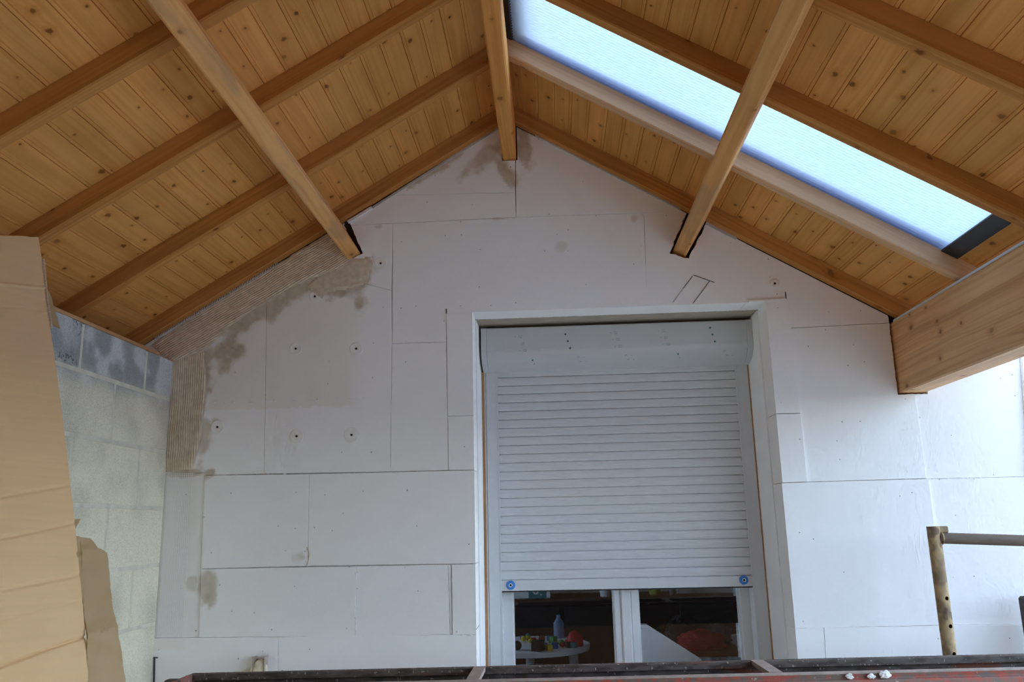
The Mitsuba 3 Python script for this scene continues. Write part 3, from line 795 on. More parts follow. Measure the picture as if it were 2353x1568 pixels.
add('guide_rail', guide(GX0, -0.243, 1), 'm_alu', parent=rs)
add('guide_rail', guide(0.841, GX1, -1), 'm_alu', parent=rs)
SZ0, SZ1, NS = 1.5 - 0.228, 2.212, 24
pitch = (SZ1 - SZ0) / NS
sec = []
for i in range(9):
    t = i / 8
    sec.append((YG + 0.0112 - 0.0024 * math.sin(math.pi * t) ** 0.7, 0.0016 + (pitch - 0.0036) * t))
secp = Polygon([(YG + 0.021, 0.0016)] + sec + [(YG + 0.021, pitch - 0.0020)])
hook = Polygon([(YG + 0.0200, -0.003), (YG + 0.0212, -0.003), (YG + 0.0212, 0.003), (YG + 0.0200, 0.003)])
slat_m = slab_x(shapely.union_all([secp, hook]), -0.248, 0.846)
for i in range(NS):
    m = slat_m.copy()
    m.apply_translation([0, 0, SZ0 + i * pitch])
    add('slat', m, 'm_alu', smooth=30, parent=rs)
bar = add('bottom_bar', bx(-0.247, 0.845, YG + 0.006, YG + 0.022, 1.5 - 0.274, SZ0 - 0.001, 0.002), 'm_alu', parent=rs)
add('seal', bx(-0.244, 0.842, YG + 0.009, YG + 0.019, 1.5 - 0.279, 1.5 - 0.274), 'm_black', parent=bar)
for px, py in ((1173.5, 1345.5), (1709.5, 1333.5)):
    c = W(px, py, YG)
    m = lathe([(0.0082, 0.0), (0.019, 0.0), (0.0195, 0.004), (0.0165, 0.010), (0.011, 0.0125), (0.0082, 0.0115), (0.0082, 0.0)], 32)
    m.apply_transform(trimesh.transformations.rotation_matrix(math.pi / 2, [1, 0, 0]))
    m.apply_translation([c[0], YG + 0.006, c[2]])
    k = add('stopper', m, 'm_blue', smooth=40, parent=rs, label='round blue stopper')
    m = lathe([(0.0048, 0.0), (0.0081, 0.0), (0.0081, 0.0125), (0.0066, 0.0135), (0.0048, 0.012), (0.0048, 0)], 24)
    m.apply_transform(trimesh.transformations.rotation_matrix(math.pi / 2, [1, 0, 0]))
    m.apply_translation([c[0], YG + 0.006, c[2]])
    add('bushing', m, 'm_white', smooth=40, parent=k)
    m = lathe([(0, 0), (0.0047, 0), (0.0047, 0.009), (0, 0.009)], 16)
    m.apply_transform(trimesh.transformations.rotation_matrix(math.pi / 2, [1, 0, 0]))
    m.apply_translation([c[0], YG + 0.006, c[2]])
    add('screw', m, 'm_dark', parent=k)


# small printed marks of the protective film on the box
def curve_pt(px, py):
    """point on the front of the box that the photograph shows at px, py"""
    q = W(px, py, 0.23)
    if q[2] > ZT - 0.098:
        return np.array([q[0], 0.23, q[2]]), np.array([0, -1, 0.0]), np.array([0, 0, 1.0])
    best = None
    for i in range(200):
        a = i / 199 * math.radians(88)
        y, z = 0.23 + 0.125 * (1 - math.cos(a)), ZT - 0.098 - 0.082 * math.sin(a)
        e = abs(W(px, py, y)[2] - z)
        if best is None or e < best[0]:
            n = np.array([0, -math.cos(a) / 0.125, -math.sin(a) / 0.082])
            best = (e, np.array([W(px, py, y)[0], y, z]), n / np.linalg.norm(n), None)
    n = best[2]
    return best[1], n, np.array([0, -n[2], n[1]]) * -1


def mark(px, py, poly, mat_list):
    o, n, up = curve_pt(px, py)
    m = extr(poly, 0.0006)
    v = m.vertices
    mat_list.append(trimesh.Trimesh(o + v[:, :1] * np.array([1.0, 0, 0]) + v[:, 1:2] * up + (v[:, 2:] - 0.0001) * n, m.faces, process=False))


ring = lambda r0, r1: Point(0, 0).buffer(r1, 10).difference(Point(0, 0).buffer(r0, 10))
house = shapely.union_all([sbox(-0.007, -0.0065, -0.0055, 0.006), sbox(-0.007, -0.0065, 0.004, -0.005), sbox(-0.007, 0.0035, 0.006, 0.005), sbox(0.0045, -0.001, 0.0065, 0.0055), sbox(-0.003, -0.003, 0.0035, -0.0015), sbox(0.003, -0.006, 0.0075, -0.0035)])
hook_p = shapely.union_all([sbox(-0.006, -0.005, -0.0045, 0.005), sbox(-0.006, 0.0035, 0.004, 0.005), sbox(0.0025, -0.002, 0.004, 0.005), sbox(-0.003, -0.001, -0.001, 0.001)])
tri = Polygon([(-0.003, -0.002), (0.003, -0.002), (0, 0.0028)])
pm, dm = [], []
for x, y in ((1184, 774.5), (1416 - 13, 765 + 0), (1513, 760.5)):
    for j in range(3):
        a, b = x + 5.2 * j, y + 15.8 * j
        mark(a, b, tri, pm)
        mark(a + 12, b - 0.6, house, pm)
for x, y in ((1299, 768.5), (1631.5, 753.5)):
    for j in range(3):
        mark(x + 5.6 * j, y + 15.9 * j, ring(0.0034, 0.0052), pm)
        mark(x + 5.6 * j, y + 15.9 * j, Point(0, 0).buffer(0.0034, 8), dm)
for x, y in ((1330, 822), (1439, 817.5), (1666, 807.5)):
    for j in range(2):
        mark(x + 5 * j, y + 9.5 * j, hook_p, pm)
        mark(x + 12 + 5 * j, y - 0.5 + 9.5 * j, tri, pm)
for x, y in ((1223.5, 828), (1558, 814)):
    mark(x, y, ring(0.003, 0.0045), pm)
    mark(x, y, Point(0, 0).buffer(0.003, 8), dm)
    mark(x + 4, y + 8.5, tri, dm)
k = add('printed_marks', cat(*pm), 'm_print', parent=rs)
labels[k] = {'kind': 'stuff', 'label': 'small grey printed symbols'}
k = add('printed_dots', cat(*dm), 'm_teal', parent=rs)
labels[k] = {'kind': 'stuff', 'label': 'small dark teal printed dots'}

# ------------------------------------------------------------------ cardboard hung at the left
cb = thing('cardboard_box', 'opened brown cardboard box hanging in front of the block wall', 'cardboard')
YC = -1.2
uc = np.array([0.38207, 0.91150, 0.15229])
uc /= np.linalg.norm(uc)
edge_px = [(88, 543), (97, 600), (106, 690), (130, 850), (150, 1010), (172, 1200), (190, 1390), (205, 1568), (213, 1660)]
ep = np.array([W(a, b, YC) for a, b in edge_px])
tt = np.linspace(0, 1, 460)
arc = np.r_[0, np.cumsum(np.linalg.norm(np.diff(ep, axis=0), axis=1))]
edge = np.stack([np.interp(tt * arc[-1], arc, ep[:, i]) for i in range(3)], 1)
ncard = np.cross(uc, edge[-1] - edge[0])
ncard /= np.linalg.norm(ncard)
if ncard @ (ORG - edge[0]) < 0:
    ncard = -ncard
creases = [(0.118, -1, -0.0022), (0.172, 1, 0.0008), (0.40, 1, 0.0006), (0.552, 1, 0.0020), (0.624, 1, 0.0026), (0.722, 1, 0.0026), (0.775, 1, 0.0008), (0.848, 1, 0.0045), (0.93, 1, 0.0022)]
NL = 14
V = []
for layer in (0, 1):
    for i, e in enumerate(edge):
        for j in range(NL + 1):
            l = 0.32 * j / NL
            tq = tt[i] + (1 - tt[i]) ** 8 * 0.155 * l / arc[-1]
            q = np.array([np.interp(tq * arc[-1], arc, ep[:, k]) for k in range(3)]) - uc * l
            dz = 0.0
            for (tc, sg, dep) in creases:
                dz += 1.5 * dep * math.exp(-((tt[i] - tc - 0.004 * math.sin(l * 9 + tc * 20)) / 0.0026) ** 2)
            bow = 0.010 * math.sin(tt[i] * 9 + l * 4) * (l / 0.32)
            top = -0.012 * max(0, (0.03 - l)) / 0.03 if i == 0 else 0
            V.append(q + ncard * (-dz + bow - 0.0042 * layer) + np.array([0, 0, top]))
V = np.array(V)
N1 = NL + 1
F, off = [], len(edge) * N1
for i in range(len(edge) - 1):
    for j in range(NL):
        a = i * N1 + j
        F += [(a, a + 1, a + N1 + 1), (a, a + N1 + 1, a + N1), (off + a, off + a + N1 + 1, off + a + 1), (off + a, off + a + N1, off + a + N1 + 1)]
for i in range(len(edge) - 1):
    a = i * N1
    F += [(a, a + N1, off + a + N1), (a, off + a + N1, off + a)]
for j in range(NL):
    F += [(j, off + j + 1, j + 1), (j, off + j, off + j + 1)]
m = trimesh.Trimesh(V, F, process=False)
m.fix_normals()
add('panel', m, 'm_card', smooth=40, parent=cb)
# bare corrugation along the cut edge near the top
cor = []
for i in range(46):
    t = 0.055 + 0.155 * i / 45
    e = np.array([np.interp(t * arc[-1], arc, ep[:, k]) for k in range(3)])
    cor.append(bx(e[0] + 0.0, e[0] + 0.0055, e[1] - 0.002, e[1] + 0.004, e[2] - 0.0011, e[2] + 0.0007))
k = add('corrugation', cat(*cor), 'm_fluting', parent=cb)
labels[k] = {'kind': 'stuff', 'label': 'pale corrugated edge'}


def flap(pts, depth0, turn, name, mat):
    """a flap folded back from the right edge: its photograph outline on the plane through the edge that turns away by 'turn'"""
    e0, e1 = edge[0], edge[-1]
    dirv = (e1 - e0) / np.linalg.norm(e1 - e0)
    wv = np.array([math.cos(turn), math.sin(turn), 0.0])
    nn = np.cross(dirv, wv)
    nn /= np.linalg.norm(nn)
    P = []
    for a, b in pts:
        d = ray(a, b)
        P.append(ORG + d * ((e0 - ORG) @ nn) / (d @ nn))
    P = np.array(P)
    ex = wv
    ey = np.cross(nn, ex)
    poly = Polygon([((p - e0) @ ex, (p - e0) @ ey) for p in P])
    poly = ragged(poly, 0.0012, 0.008, 3, 90)
    m = extr(poly, 0.004)
    m = m.subdivide_to_size(0.012)
    v = np.array(m.vertices)
    q3 = np.c_[v[:, :2] * 9, np.zeros(len(v))]
    bend = 0.007 * (meshkit.fbm(q3, 3, 5) - 0.5)
    for (cy0, sl, dep) in ((-0.93, 0.25, 0.010), (-1.06, -0.5, 0.006), (-1.14, 0.2, 0.009), (-1.0, 1.6, 0.005), (-0.80, 0.15, 0.004)):
        bend += dep * np.exp(-((v[:, 1] - cy0 - sl * (v[:, 0] - 0.05)) / 0.017) ** 2) * 0.6
    v[:, 2] += bend
    m = trimesh.Trimesh(e0 + v[:, :1] * ex + v[:, 1:2] * ey + v[:, 2:] * nn, m.faces, process=False)
    m.fix_normals()
    return add(name, m, mat, smooth=35, parent=cb)


flap([(168, 1233), (206, 1238), (214, 1246), (222, 1262), (236, 1266), (245, 1272), (248, 1290), (255, 1365), (258, 1395), (268, 1440), (280, 1520), (288, 1562), (292, 1640), (206, 1640), (190, 1390)], 0, math.radians(48), 'flap', 'm_carddark')
flap([(103, 665), (112, 672), (119, 690), (137, 757), (116, 745)], 0, math.radians(48), 'flap', 'm_carddark')
flap([(168, 1194), (184, 1194.5), (172, 1217)], 0, math.radians(48), 'torn_piece', 'm_carddark')

# ------------------------------------------------------------------ scaffold plank and guard frame
sp = thing('scaffold_plank', 'rusty red steel scaffold plank spattered with plaster along the bottom of the photo', 'scaffold plank')
tilt = 0.0075
SX0, SX1 = -1.207, 2.35


def plank_piece(pts, x0=SX0, x1=SX1):
    m = slab_x(Polygon(pts).buffer(0), x0, x1)
    m.vertices[:, 2] += tilt * (m.vertices[:, 0] - 0.6)
    return m


zf, zn = 1.5 - 0.4335, 1.5 - 0.4315
add('rim', plank_piece([(-0.548, zf - 0.002), (-0.552, zf), (-0.572, zf), (-0.575, zf - 0.003), (-0.575, zf - 0.021), (-0.571, zf - 0.021), (-0.571, zf - 0.006), (-0.556, zf - 0.006), (-0.553, zf - 0.12), (-0.548, zf - 0.12)]), 'm_plank', parent=sp)
k = add('rim', plank_piece([(-0.8145, zn - 0.006), (-0.8125, zn - 0.016), (-0.814, zn - 0.0205), (-0.832, zn - 0.0205), (-0.834, zn - 0.0225), (-0.834, zn - 0.12), (-0.811, zn - 0.12), (-0.811, zn - 0.006)]), 'm_plankred', parent=sp)
add('lip', plank_piece([(-0.8165, zn - 0.0058), (-0.8165, zn - 0.003), (-0.813, zn), (-0.800, zn), (-0.797, zn - 0.003), (-0.797, zn - 0.0058)]), 'm_plankbar', parent=k)
add('deck', plank_piece([(-0.811, zf - 0.075), (-0.553, zf - 0.075), (-0.553, zf - 0.071), (-0.811, zf - 0.071)]), 'm_plank', parent=sp)
add('web', plank_piece([(-0.5555, zf - 0.0065), (-0.5535, zf - 0.0065), (-0.5535, zf - 0.08), (-0.5555, zf - 0.08)]), 'm_plank', parent=sp)
add('end_plate', plank_piece([(-0.815, zn - 0.001), (-0.548, zf - 0.001), (-0.548, zf - 0.12), (-0.815, zn - 0.12)], SX0 - 0.003, SX0 + 0.006), 'm_plankred', parent=sp)
for xc in (0.627, -0.259):
    add('cross_bar', plank_piece([(-0.80, zn + 0.0015), (-0.560, zf + 0.0015), (-0.560, zf - 0.012), (-0.80, zn - 0.012)], xc - 0.019, xc + 0.019), 'm_plankbar', parent=sp)
for xs in (-1.02, 0.55):
    zu = zf + tilt * (xs - 0.6) - 0.142
    add('support', cat(tube([xs, -0.90, zu], [xs, -0.46, zu], 0.0213), tube([xs, -0.86, 0.0], [xs, -0.86, zu], 0.0213), tube([xs, -0.50, 0.0], [xs, -0.50, zu], 0.0213)), 'm_tube', smooth=35, parent=sp)
c = W(396, 1562, -0.68)
m = bx(c[0] - 0.022, c[0] + 0.022, -0.70, -0.66, c[2] - 0.09, c[2], 0.006)
add('hook', cat(m, bx(c[0], SX0, -0.69, -0.67, c[2] - 0.06, c[2] - 0.03)), 'm_plank', parent=sp)

for i, (px, py, r, lb) in enumerate([(1953, 1559, 0.0085, 'small flattened white foam crumb on the scaffold plank, the farthest from the guard frame'), (2002, 1553, 0.0080, 'small ring-like white foam crumb on the scaffold plank, beside the largest crumb'), (2035, 1557, 0.0115, 'largest white foam crumb on the rim of the scaffold plank')]):
    c = W(px, py, -0.824)
    m = trimesh.creation.icosphere(subdivisions=3, radius=r)
    d = meshkit.noise(m.vertices * 260 + i * 9, 2)
    m.vertices = m.vertices * (0.6 + 0.8 * d[:, None]) * np.array([1.25, 0.55, 0.9])
    m.apply_translation([c[0], -0.8235, 0])
    m.apply_translation([0, 0, zn - 0.0203 + tilt * (c[0] - 0.6) - m.vertices[:, 2].min()])
    add('foam_crumb', m, 'm_foamrough', smooth=50, label=lb, category='foam crumb', group='foam crumbs on the scaffold plank')

gf = thing('guard_frame', 'rusty steel scaffold guard frame standing at the right behind the plank', 'scaffold frame')
px_, py_ = 1.2795, -0.45
zp = 1.5 - 0.031
M = m3.Manifold.cylinder(1.469, 0.0213, 0.0213, 40) - m3.Manifold.cylinder(1.6, 0.0178, 0.0178, 40).translate([0, 0, -0.05])
for (hx, hz) in ((2171, 1376), (2179.5, 1440), (2189, 1504), (2197, 1566)):
    z = W(hx, hz, py_ - 0.02)[2]
    M = M - m3.Manifold.cylinder(0.06, 0.0065, 0.0065, 20).rotate([90, 0, 0]).translate([0.006, 0, z])
mm = M.to_mesh()
m = trimesh.Trimesh(mm.vert_properties[:, :3], mm.tri_verts, process=False)
m.apply_translation([px_, py_, 0.0])
add('post', m, 'm_tube', smooth=35, parent=gf)
add('rail', tube([px_ + 0.012, py_ - 0.006, 1.5 - 0.0695], [2.1, py_ - 0.02, 1.5 - 0.112], 0.0182, 28), 'm_tubeshade', smooth=35, parent=gf)
rt = trimesh.creation.torus(0.0190, 0.0035, 28, 8)
rt.apply_transform(trimesh.transformations.rotation_matrix(math.pi / 2, [0, 1, 0]))
rt.apply_translation([px_ + 0.019, py_ - 0.006, 1.5 - 0.070])
add('weld', rt, 'm_tube', smooth=True, parent=gf)
m = bx(px_ + 0.012, px_ + 0.045, py_ - 0.014, py_ + 0.002, zp - 0.022, zp + 0.0005, 0.004)
add('wedge', m, 'm_tube', parent=gf)
add('post', tube([2.1, py_ - 0.02, 0.0], [2.1, py_ - 0.02, 1.5 - 0.06], 0.0213, 28), 'm_tube', smooth=35, parent=gf)

# dark timber post just cut off by the edge of the photo
c0 = W(2350, 1372, -0.12)
pm_ = bx(c0[0], c0[0] + 0.09, -0.22, -0.08, 0.0, c0[2], 0.008)
add('timber_post', pm_, 'm_darkwood', label='dark upright post against the wall, cut off by the right edge of the photo', category='post')

# ------------------------------------------------------------------ cut conduit box low on the wall
jb = thing('conduit_box', 'small broken wall box with cream filler foam, low on the foam wall', 'conduit box')
q = [W(a, b, 0.0) for a, b in ((590, 1507), (617, 1507), (617, 1545), (588, 1545))]
x0, x1, z1, z0 = q[0][0], q[1][0], q[0][2], q[2][2] - 0.02
add('housing', cat(bx(x0, x0 + 0.003, -0.045, -0.004, z0, z1), bx(x1 - 0.003, x1, -0.045, -0.004, z0 + 0.03, z1), bx(x0 + 0.003, x1 - 0.003, -0.008, -0.004, z0, z1 - 0.012)), 'm_plankbar', parent=jb)
m = trimesh.creation.icosphere(subdivisions=3, radius=0.035)
m.vertices = m.vertices * (0.75 + 0.5 * meshkit.fbm(m.vertices * 60 + 3, 3, 1)[:, None]) * np.array([0.95, 0.6, 1.25])
m.apply_translation([(x0 + x1) / 2 - 0.002, -0.026, z0 + 0.026])
add('filler_foam', m, 'm_cream', smooth=60, parent=jb)
m2 = trimesh.creation.icosphere(subdivisions=2, radius=0.022)
m2.vertices = m2.vertices * (0.75 + 0.5 * meshkit.fbm(m2.vertices * 60 + 8, 3, 1)[:, None]) * np.array([1.5, 0.6, 0.8])
m2.apply_translation([x0 - 0.03, -0.016, z0 + 0.012])
add('filler_foam', m2, 'm_cream', smooth=60, parent=jb)

# ------------------------------------------------------------------ room behind the window
RX0, RX1, RY1, RZ1 = -1.6, 2.4, 4.0, 2.6
struct('floor_inside')
scene['floor_inside'] = mikit.ply(bx(RX0, RX1, 0.6, RY1, -0.1, 0.0), 'm_roomfloor')
struct('ceiling_inside')
scene['ceiling_inside'] = mikit.ply(bx(RX0, RX1, 0.6, RY1, RZ1, RZ1 + 0.1), 'm_room')
struct('wall_inside_left')
scene['wall_inside_left'] = mikit.ply(slab_x(sbox(0.6, 0, RY1, RZ1).difference(sbox(1.0, 1.2, 1.8, 1.95)), RX0 - 0.1, RX0), 'm_room')  # unseen wall opening, added to let daylight brighten the room
struct('wall_inside_right')
scene['wall_inside_right'] = mikit.ply(bx(RX1, RX1 + 0.1, 0.6, RY1, 0, RZ1), 'm_room')
struct('wall_inside_back')
scene['wall_inside_back'] = mikit.ply(bx(RX0, RX1, RY1, RY1 + 0.1, 0, RZ1), 'm_room')
struct('wall_inside_front')
scene['wall_inside_front'] = mikit.ply(slab_y(sbox(RX0 - 0.1, 0, RX1 + 0.1, RZ1 + 0.1).difference(sbox(GX0, 0.72, GX1, 2.25)), 0.52, 0.60), 'm_room')

YS = 2.3
zsh = W(1300, 1376, YS)[2]
sb = thing('sideboard', 'dark wooden sideboard inside the room, seen through the window panes', 'sideboard')
add('top', bx(-0.75, 1.55, YS - 0.02, YS + 0.45, zsh - 0.04, zsh, 0.003), 'm_darkwood', parent=sb)
add('body', bx(-0.72, 1.52, YS, YS + 0.44, 0.0, zsh - 0.04), 'm_darkwood', parent=sb)
for x in (-0.72, 0.03, 0.78):
    add('door', bx(x + 0.01, x + 0.73, YS - 0.018, YS - 0.001, 0.05, zsh - 0.05, 0.002), 'm_darkwood', parent=sb)
a, b = W(1178, 1376, YS + 0.05), W(1265, 1376, YS + 0.05)
tb = thing('storage_carton', 'white and teal printed carton on the sideboard, behind the left pane', 'carton')
add('body', bx(a[0] - 0.03, b[0], YS + 0.05, YS + 0.25, zsh, zsh + 0.2, 0.003), 'm_white', parent=tb)
t0, t1 = W(1215, 1376, YS + 0.05)[0], W(1256, 1376, YS + 0.05)[0]
add('printed_band', bx(t0, t1, YS + 0.0485, YS + 0.0499, zsh + 0.001, zsh + 0.199), 'm_tealbox', parent=tb)
o = trimesh.creation.annulus(0.010, 0.020, 0.0012)
o.apply_transform(trimesh.transformations.rotation_matrix(math.pi / 2, [1, 0, 0]))
o.apply_translation([(t0 + t1) / 2 - 0.012, YS + 0.0478, zsh + 0.045])
add('printed_ring', cat(o, bx((t0 + t1) / 2 + 0.018, (t0 + t1) / 2 + 0.03, YS + 0.0472, YS + 0.0484, zsh + 0.02, zsh + 0.028), bx((t0 + t1) / 2 + 0.022, (t0 + t1) / 2 + 0.034, YS + 0.0472, YS + 0.0484, zsh + 0.045, zsh + 0.053)), 'm_white', parent=tb)
a, b = W(1377, 1374, YS + 0.1), W(1405, 1374, YS + 0.1)
r = (b[0] - a[0]) / 2
m = lathe([(0, 0), (r * 0.8, 0), (r * 1.05, 0.11), (r * 1.12, 0.11), (r * 1.12, 0.12), (r * 0.98, 0.12), (r * 0.75, 0.006), (0, 0.006)])
m.apply_translation([(a[0] + b[0]) / 2, YS + 0.1, zsh])
add('flower_pot', m, 'm_white', smooth=40, label='small white pot on the sideboard, left of the window mullion', category='pot')
a, b = W(1492, 1370, YS + 0.1), W(1521, 1370, YS + 0.1)
m = trimesh.creation.icosphere(subdivisions=3, radius=1)
m.vertices = m.vertices * (0.8 + 0.4 * meshkit.fbm(m.vertices * 2.5, 3, 4)[:, None])
m.apply_scale([(b[0] - a[0]) / 2, 0.04, 0.03])
m.apply_translation([(a[0] + b[0]) / 2, YS + 0.1, zsh + 0.022])
add('folded_cloth', m, 'm_lime', smooth=True, label='crumpled olive green cloth on the sideboard, right of the mullion', category='cloth')
a = W(1544, 1370, YS + 0.12)
add('metal_tube', tube([a[0], YS + 0.12, zsh], [a[0], YS + 0.12, zsh + 0.3], 0.022), 'm_grey', smooth=30, label='blue grey tube standing on the sideboard behind the right pane', category='tube')
a = W(1556, 1370, YS + 0.2)
add('white_panel', bx(a[0], a[0] + 0.55, YS + 0.2, YS + 0.22, zsh, zsh + 0.35, 0.003), 'm_white', label='white board leaning upright at the back of the sideboard', category='board')

# children's table with toys
YT = 1.45
ta, tb_ = W(1180, 1500, YT - 0.3), W(1355, 1490, YT)
zt_ = W(1270, 1497, YT - 0.30)[2]
rT = 0.33
cx = tb_[0] - rT
ct = thing('play_table', 'round white plastic play table loaded with toys behind the left pane', 'table')
m = lathe([(0, -0.02), (rT - 0.02, -0.02), (rT, -0.03), (rT + 0.004, -0.005), (rT - 0.01, 0.0), (0, 0)], 48)
m.apply_translation([cx, YT, zt_])
add('table_top', m, 'm_white', smooth=35, parent=ct)
for a in (0.1, 1.6, 3.2, 4.3):
    add('leg', tube([cx + 0.26 * math.cos(a), YT + 0.26 * math.sin(a), 0], [cx + 0.24 * math.cos(a), YT + 0.24 * math.sin(a), zt_ - 0.02], 0.026, 18), 'm_white', smooth=30, parent=ct)
m = lathe([(0, -0.01), (rT - 0.05, -0.01), (rT - 0.05, 0.01), (0, 0.01)], 40)
m.apply_translation([cx, YT, zt_ - 0.16])
add('shelf', m, 'm_white', smooth=35, parent=ct)
extra = []
for i in range(14):
    extra.append((1196 + 9.6 * i + nrg.uniform(-4, 4), 1474 + nrg.uniform(-9, 12), ['m_toyblue', 'm_green', 'm_yellow', 'm_red', 'm_black', 'm_brown', 'm_tealbox'][i % 7], 0.012 + 0.004 * nrg.random(), 'cube' if i % 2 else 'ball'))
toys = [(1203, 1468, 'm_yellow', 0.019, 'ball'), (1219, 1473, 'm_yellow', 0.016, 'ball'), (1262, 1489, 'm_yellow', 0.019, 'cube'), (1275, 1484, 'm_toyblue', 0.020, 'cube'), (1271, 1471, 'm_green', 0.022, 'cube'),
        (1290, 1478, 'm_green', 0.022, 'ball'), (1303, 1476, 'm_red', 0.018, 'ball'), (1213, 1461, 'm_toyblue', 0.018, 'ball'), (1325, 1464, 'm_red', 0.045, 'dome'), (1238, 1486, 'm_black', 0.034, 'cube'), (1188, 1484, 'm_black', 0.03, 'ball'),
        (1245, 1471, 'm_brown', 0.022, 'cube'), (1250, 1488, 'm_green', 0.016, 'ball')] + extra
nm = {'m_yellow': 'yellow', 'm_toyblue': 'blue', 'm_green': 'green', 'm_red': 'red', 'm_black': 'black', 'm_brown': 'brown', 'm_tealbox': 'teal'}
lab = {0: 'small yellow toy ball at the left end of the toy heap', 1: 'yellow toy ball right beside the leftmost yellow one', 2: 'yellow toy block at the front edge of the play table', 3: 'blue toy block beside the yellow block on the play table',
       4: 'green toy block in the middle of the toy heap', 5: 'green toy ball left of the small red ball', 6: 'small red toy ball left of the red dome', 7: 'blue toy ball at the back left of the toy heap', 8: 'large red domed toy at the right end of the toy heap',
       9: 'black toy block at the front of the toy heap', 10: 'black toy ball at the front left of the toy heap', 11: 'brown toy block at the back of the toy heap', 12: 'small green toy ball beside the yellow block'}
base_z = zt_
placed = []
for i, (px, py, mt, r, kd) in enumerate(toys):
    r = r * (0.8 if i < 13 and i != 8 else 1.0)
    # each toy stands on the table or on the heap: pick the depth at which the photograph shows it at table height plus its heap layer
    layer = 0.0
    d = ray(px, py)
    t = (zt_ + r + layer - ORG[2]) / d[2]
    q = ORG + d * t
    lim = rT - r - 0.01
    if math.hypot(q[0] - cx, q[1] - YT) > lim:
        v = np.array([q[0] - cx, q[1] - YT])
        v = v / np.linalg.norm(v) * lim
        q = np.array([cx + v[0], YT + v[1], zt_ + r])
    for _ in range(60):   # keep toys apart
        hit = False
        for (c2, r2) in placed:
            dd = q[:2] - c2[:2]
            L = np.hypot(*dd)
            if L < (r + r2) * 1.25:
                q[:2] += dd / max(L, 1e-6) * ((r + r2) * 1.25 - L + 0.001)
                hit = True
        v = np.array([q[0] - cx, q[1] - YT])
        if np.linalg.norm(v) > lim:
            q[:2] = np.array([cx, YT]) + v / np.linalg.norm(v) * lim
        if not hit:
            break
    placed.append((q.copy(), r))
    if kd == 'ball':
        m = trimesh.creation.icosphere(subdivisions=2, radius=r)
        m.vertices[:, 2] = np.maximum(m.vertices[:, 2], -r * 0.995)
    elif kd == 'cube':
        m = bx(-r, r, -r, r, -r, r, r * 0.15)
        m.apply_transform(trimesh.transformations.rotation_matrix(i, [0, 0, 1]))
    else:
        m = lathe([(0, -r), (r, -r), (r, -r * 0.6), (r * 0.92, 0), (r * 0.6, r * 0.55), (0.0, r * 0.8)], 24)
    m.apply_translation([q[0], q[1], zt_ + r])
    if i >= 13:
        lab[i] = f"little {nm[mt]} toy {'block' if kd == 'cube' else 'ball'} lying among the bigger toys on the play table"
    add('toy', m, mt, smooth=40, label=lab[i], category='toy', group='toys on the play table')
for i, (px, mt, lb) in enumerate([(1241, 'm_red', 'red toy box on the shelf of the play table'), (1284, 'm_black', 'dark toy box on the shelf of the play table, beside the red one')]):
    q = W(px, 1515, YT - 0.2)
    zz = zt_ - 0.15
    add('toy_box', bx(q[0] - 0.04, q[0] + 0.04, YT - 0.2, YT - 0.13, zz, zz + 0.06, 0.004), mt, label=lb, category='toy box')
bt = thing('bottle', 'clear blue bottle standing on the sideboard behind the toys', 'bottle')
q = W(1284, 1440, YT + 0.2)
m = lathe([(0, 0), (0.035, 0), (0.036, 0.02), (0.036, 0.15), (0.014, 0.2), (0.014, 0.23), (0, 0.23)], 24)
m.apply_scale([0.85, 0.85, 0.55])
m.apply_translation([q[0], YT + 0.22, zt_])
add('body', m, 'm_bluebox', smooth=40, parent=bt)
labels[bt]['label'] = 'pale blue bottle standing on the play table behind the toys'

# things behind the right pane
YW = 0.72
pz = [W(a, b, YW) for a, b in ((1455, 1436), (1486, 1436), (1612, 1516), (1612, 1640), (1455, 1640))]
ws = thing('foam_offcut', 'big white foam offcut leaning inside the window, behind the right pane', 'foam board')
add('board', slab_y(Polygon([(p[0], p[2]) for p in pz]), YW, YW + 0.05), 'm_white', parent=ws)
pz = [W(a, b, YW - 0.012) for a, b in ((1455, 1447), (1494, 1445), (1501, 1493), (1455, 1497))]
add('patch', slab_y(Polygon([(p[0], p[2]) for p in pz]), YW - 0.012, YW - 0.0005), 'm_pvc', parent=ws)


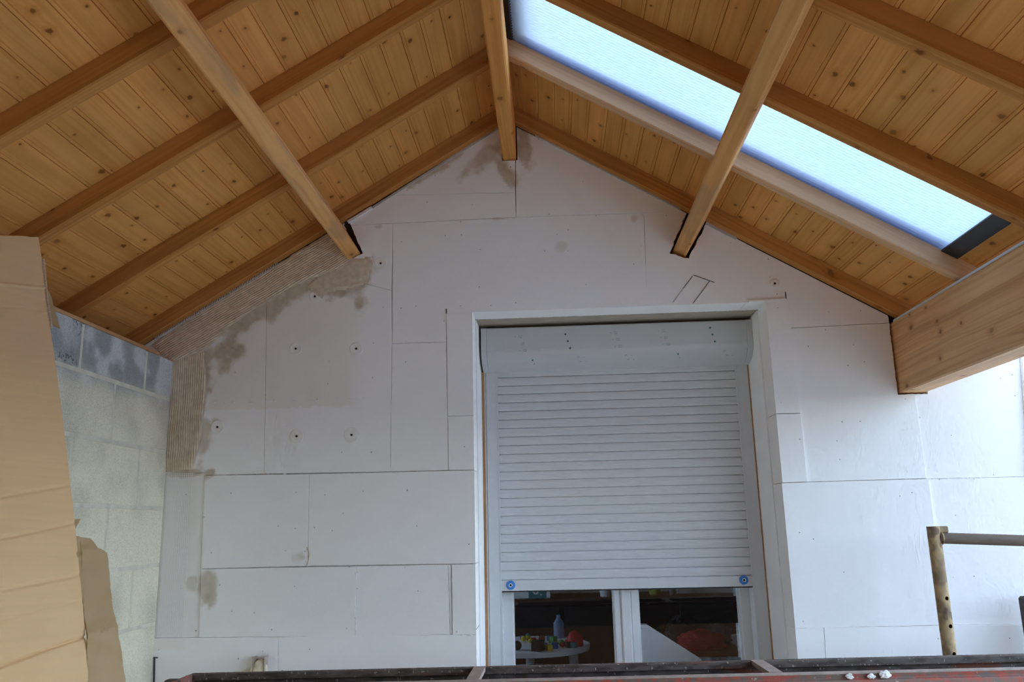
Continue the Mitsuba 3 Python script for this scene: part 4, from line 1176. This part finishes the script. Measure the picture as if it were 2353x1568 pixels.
def blob(c, s, seed, mat, name, base=None, **lab):
    m = trimesh.creation.icosphere(subdivisions=4, radius=1)
    m.vertices = m.vertices * (0.62 + 0.76 * meshkit.fbm(m.vertices * 2.2 + seed, 4, seed)[:, None])
    m.apply_scale(s)
    m.apply_translation(c)
    if base is not None:
        v = m.vertices.copy()
        v[:, 2] = np.maximum(v[:, 2], base)
        m.vertices = v
    return add(name, m, mat, smooth=True, **lab)


YB = 1.02
chz = W(1690, 1497, YB)[2]
st = thing('wooden_bench', 'reddish brown wooden bench carrying the red clothing behind the right pane', 'bench')
qa, qb = W(1535, 1497, YB), W(1711, 1497, YB)
add('seat', bx(qa[0], qb[0], YB, YB + 0.34, chz - 0.025, chz, 0.004), 'm_brown', parent=st)
for x in (qa[0] + 0.05, qb[0] - 0.10):
    add('leg', bx(x - 0.02, x + 0.02, YB + 0.03, YB + 0.07, 0.0, chz - 0.025, 0.003), 'm_brown', parent=st)
    add('leg', bx(x - 0.02, x + 0.02, YB + 0.27, YB + 0.31, 0.0, chz - 0.025, 0.003), 'm_brown', parent=st)
qc, qd = W(1655, 1497, YB), W(1700, 1497, YB)
q = W(1612, 1490, YB + 0.07)
blob([q[0], YB + 0.085, chz + 0.035], [0.12, 0.075, 0.055], 3, 'm_red', 'red_jacket', chz + 0.0005, label='crumpled red jacket lying on the wooden bench', category='jacket')
q2 = W(1648, 1478, YB + 0.24)
blob([q2[0], YB + 0.25, chz + 0.045], [0.075, 0.055, 0.055], 5, 'm_jeans', 'blue_cloth', chz + 0.0005, label='rolled dark blue cloth on the bench behind the red jacket', category='cloth')
q3 = W(1568, 1462, YB + 0.25)
blob([q3[0], YB + 0.255, chz + 0.06], [0.085, 0.05, 0.085], 6, 'm_black', 'black_bag', chz + 0.0005, label='dark bag on the bench behind the foam offcut', category='bag')
qa, qb = W(1600, 1462, 1.8), W(1790, 1462, 1.8)
add('partition_panel', bx(qa[0], qb[0], 1.8, 1.86, 0.0, qa[2], 0.004), 'm_pvc', label='low pale grey partition panel standing behind the bench in the room', category='partition')
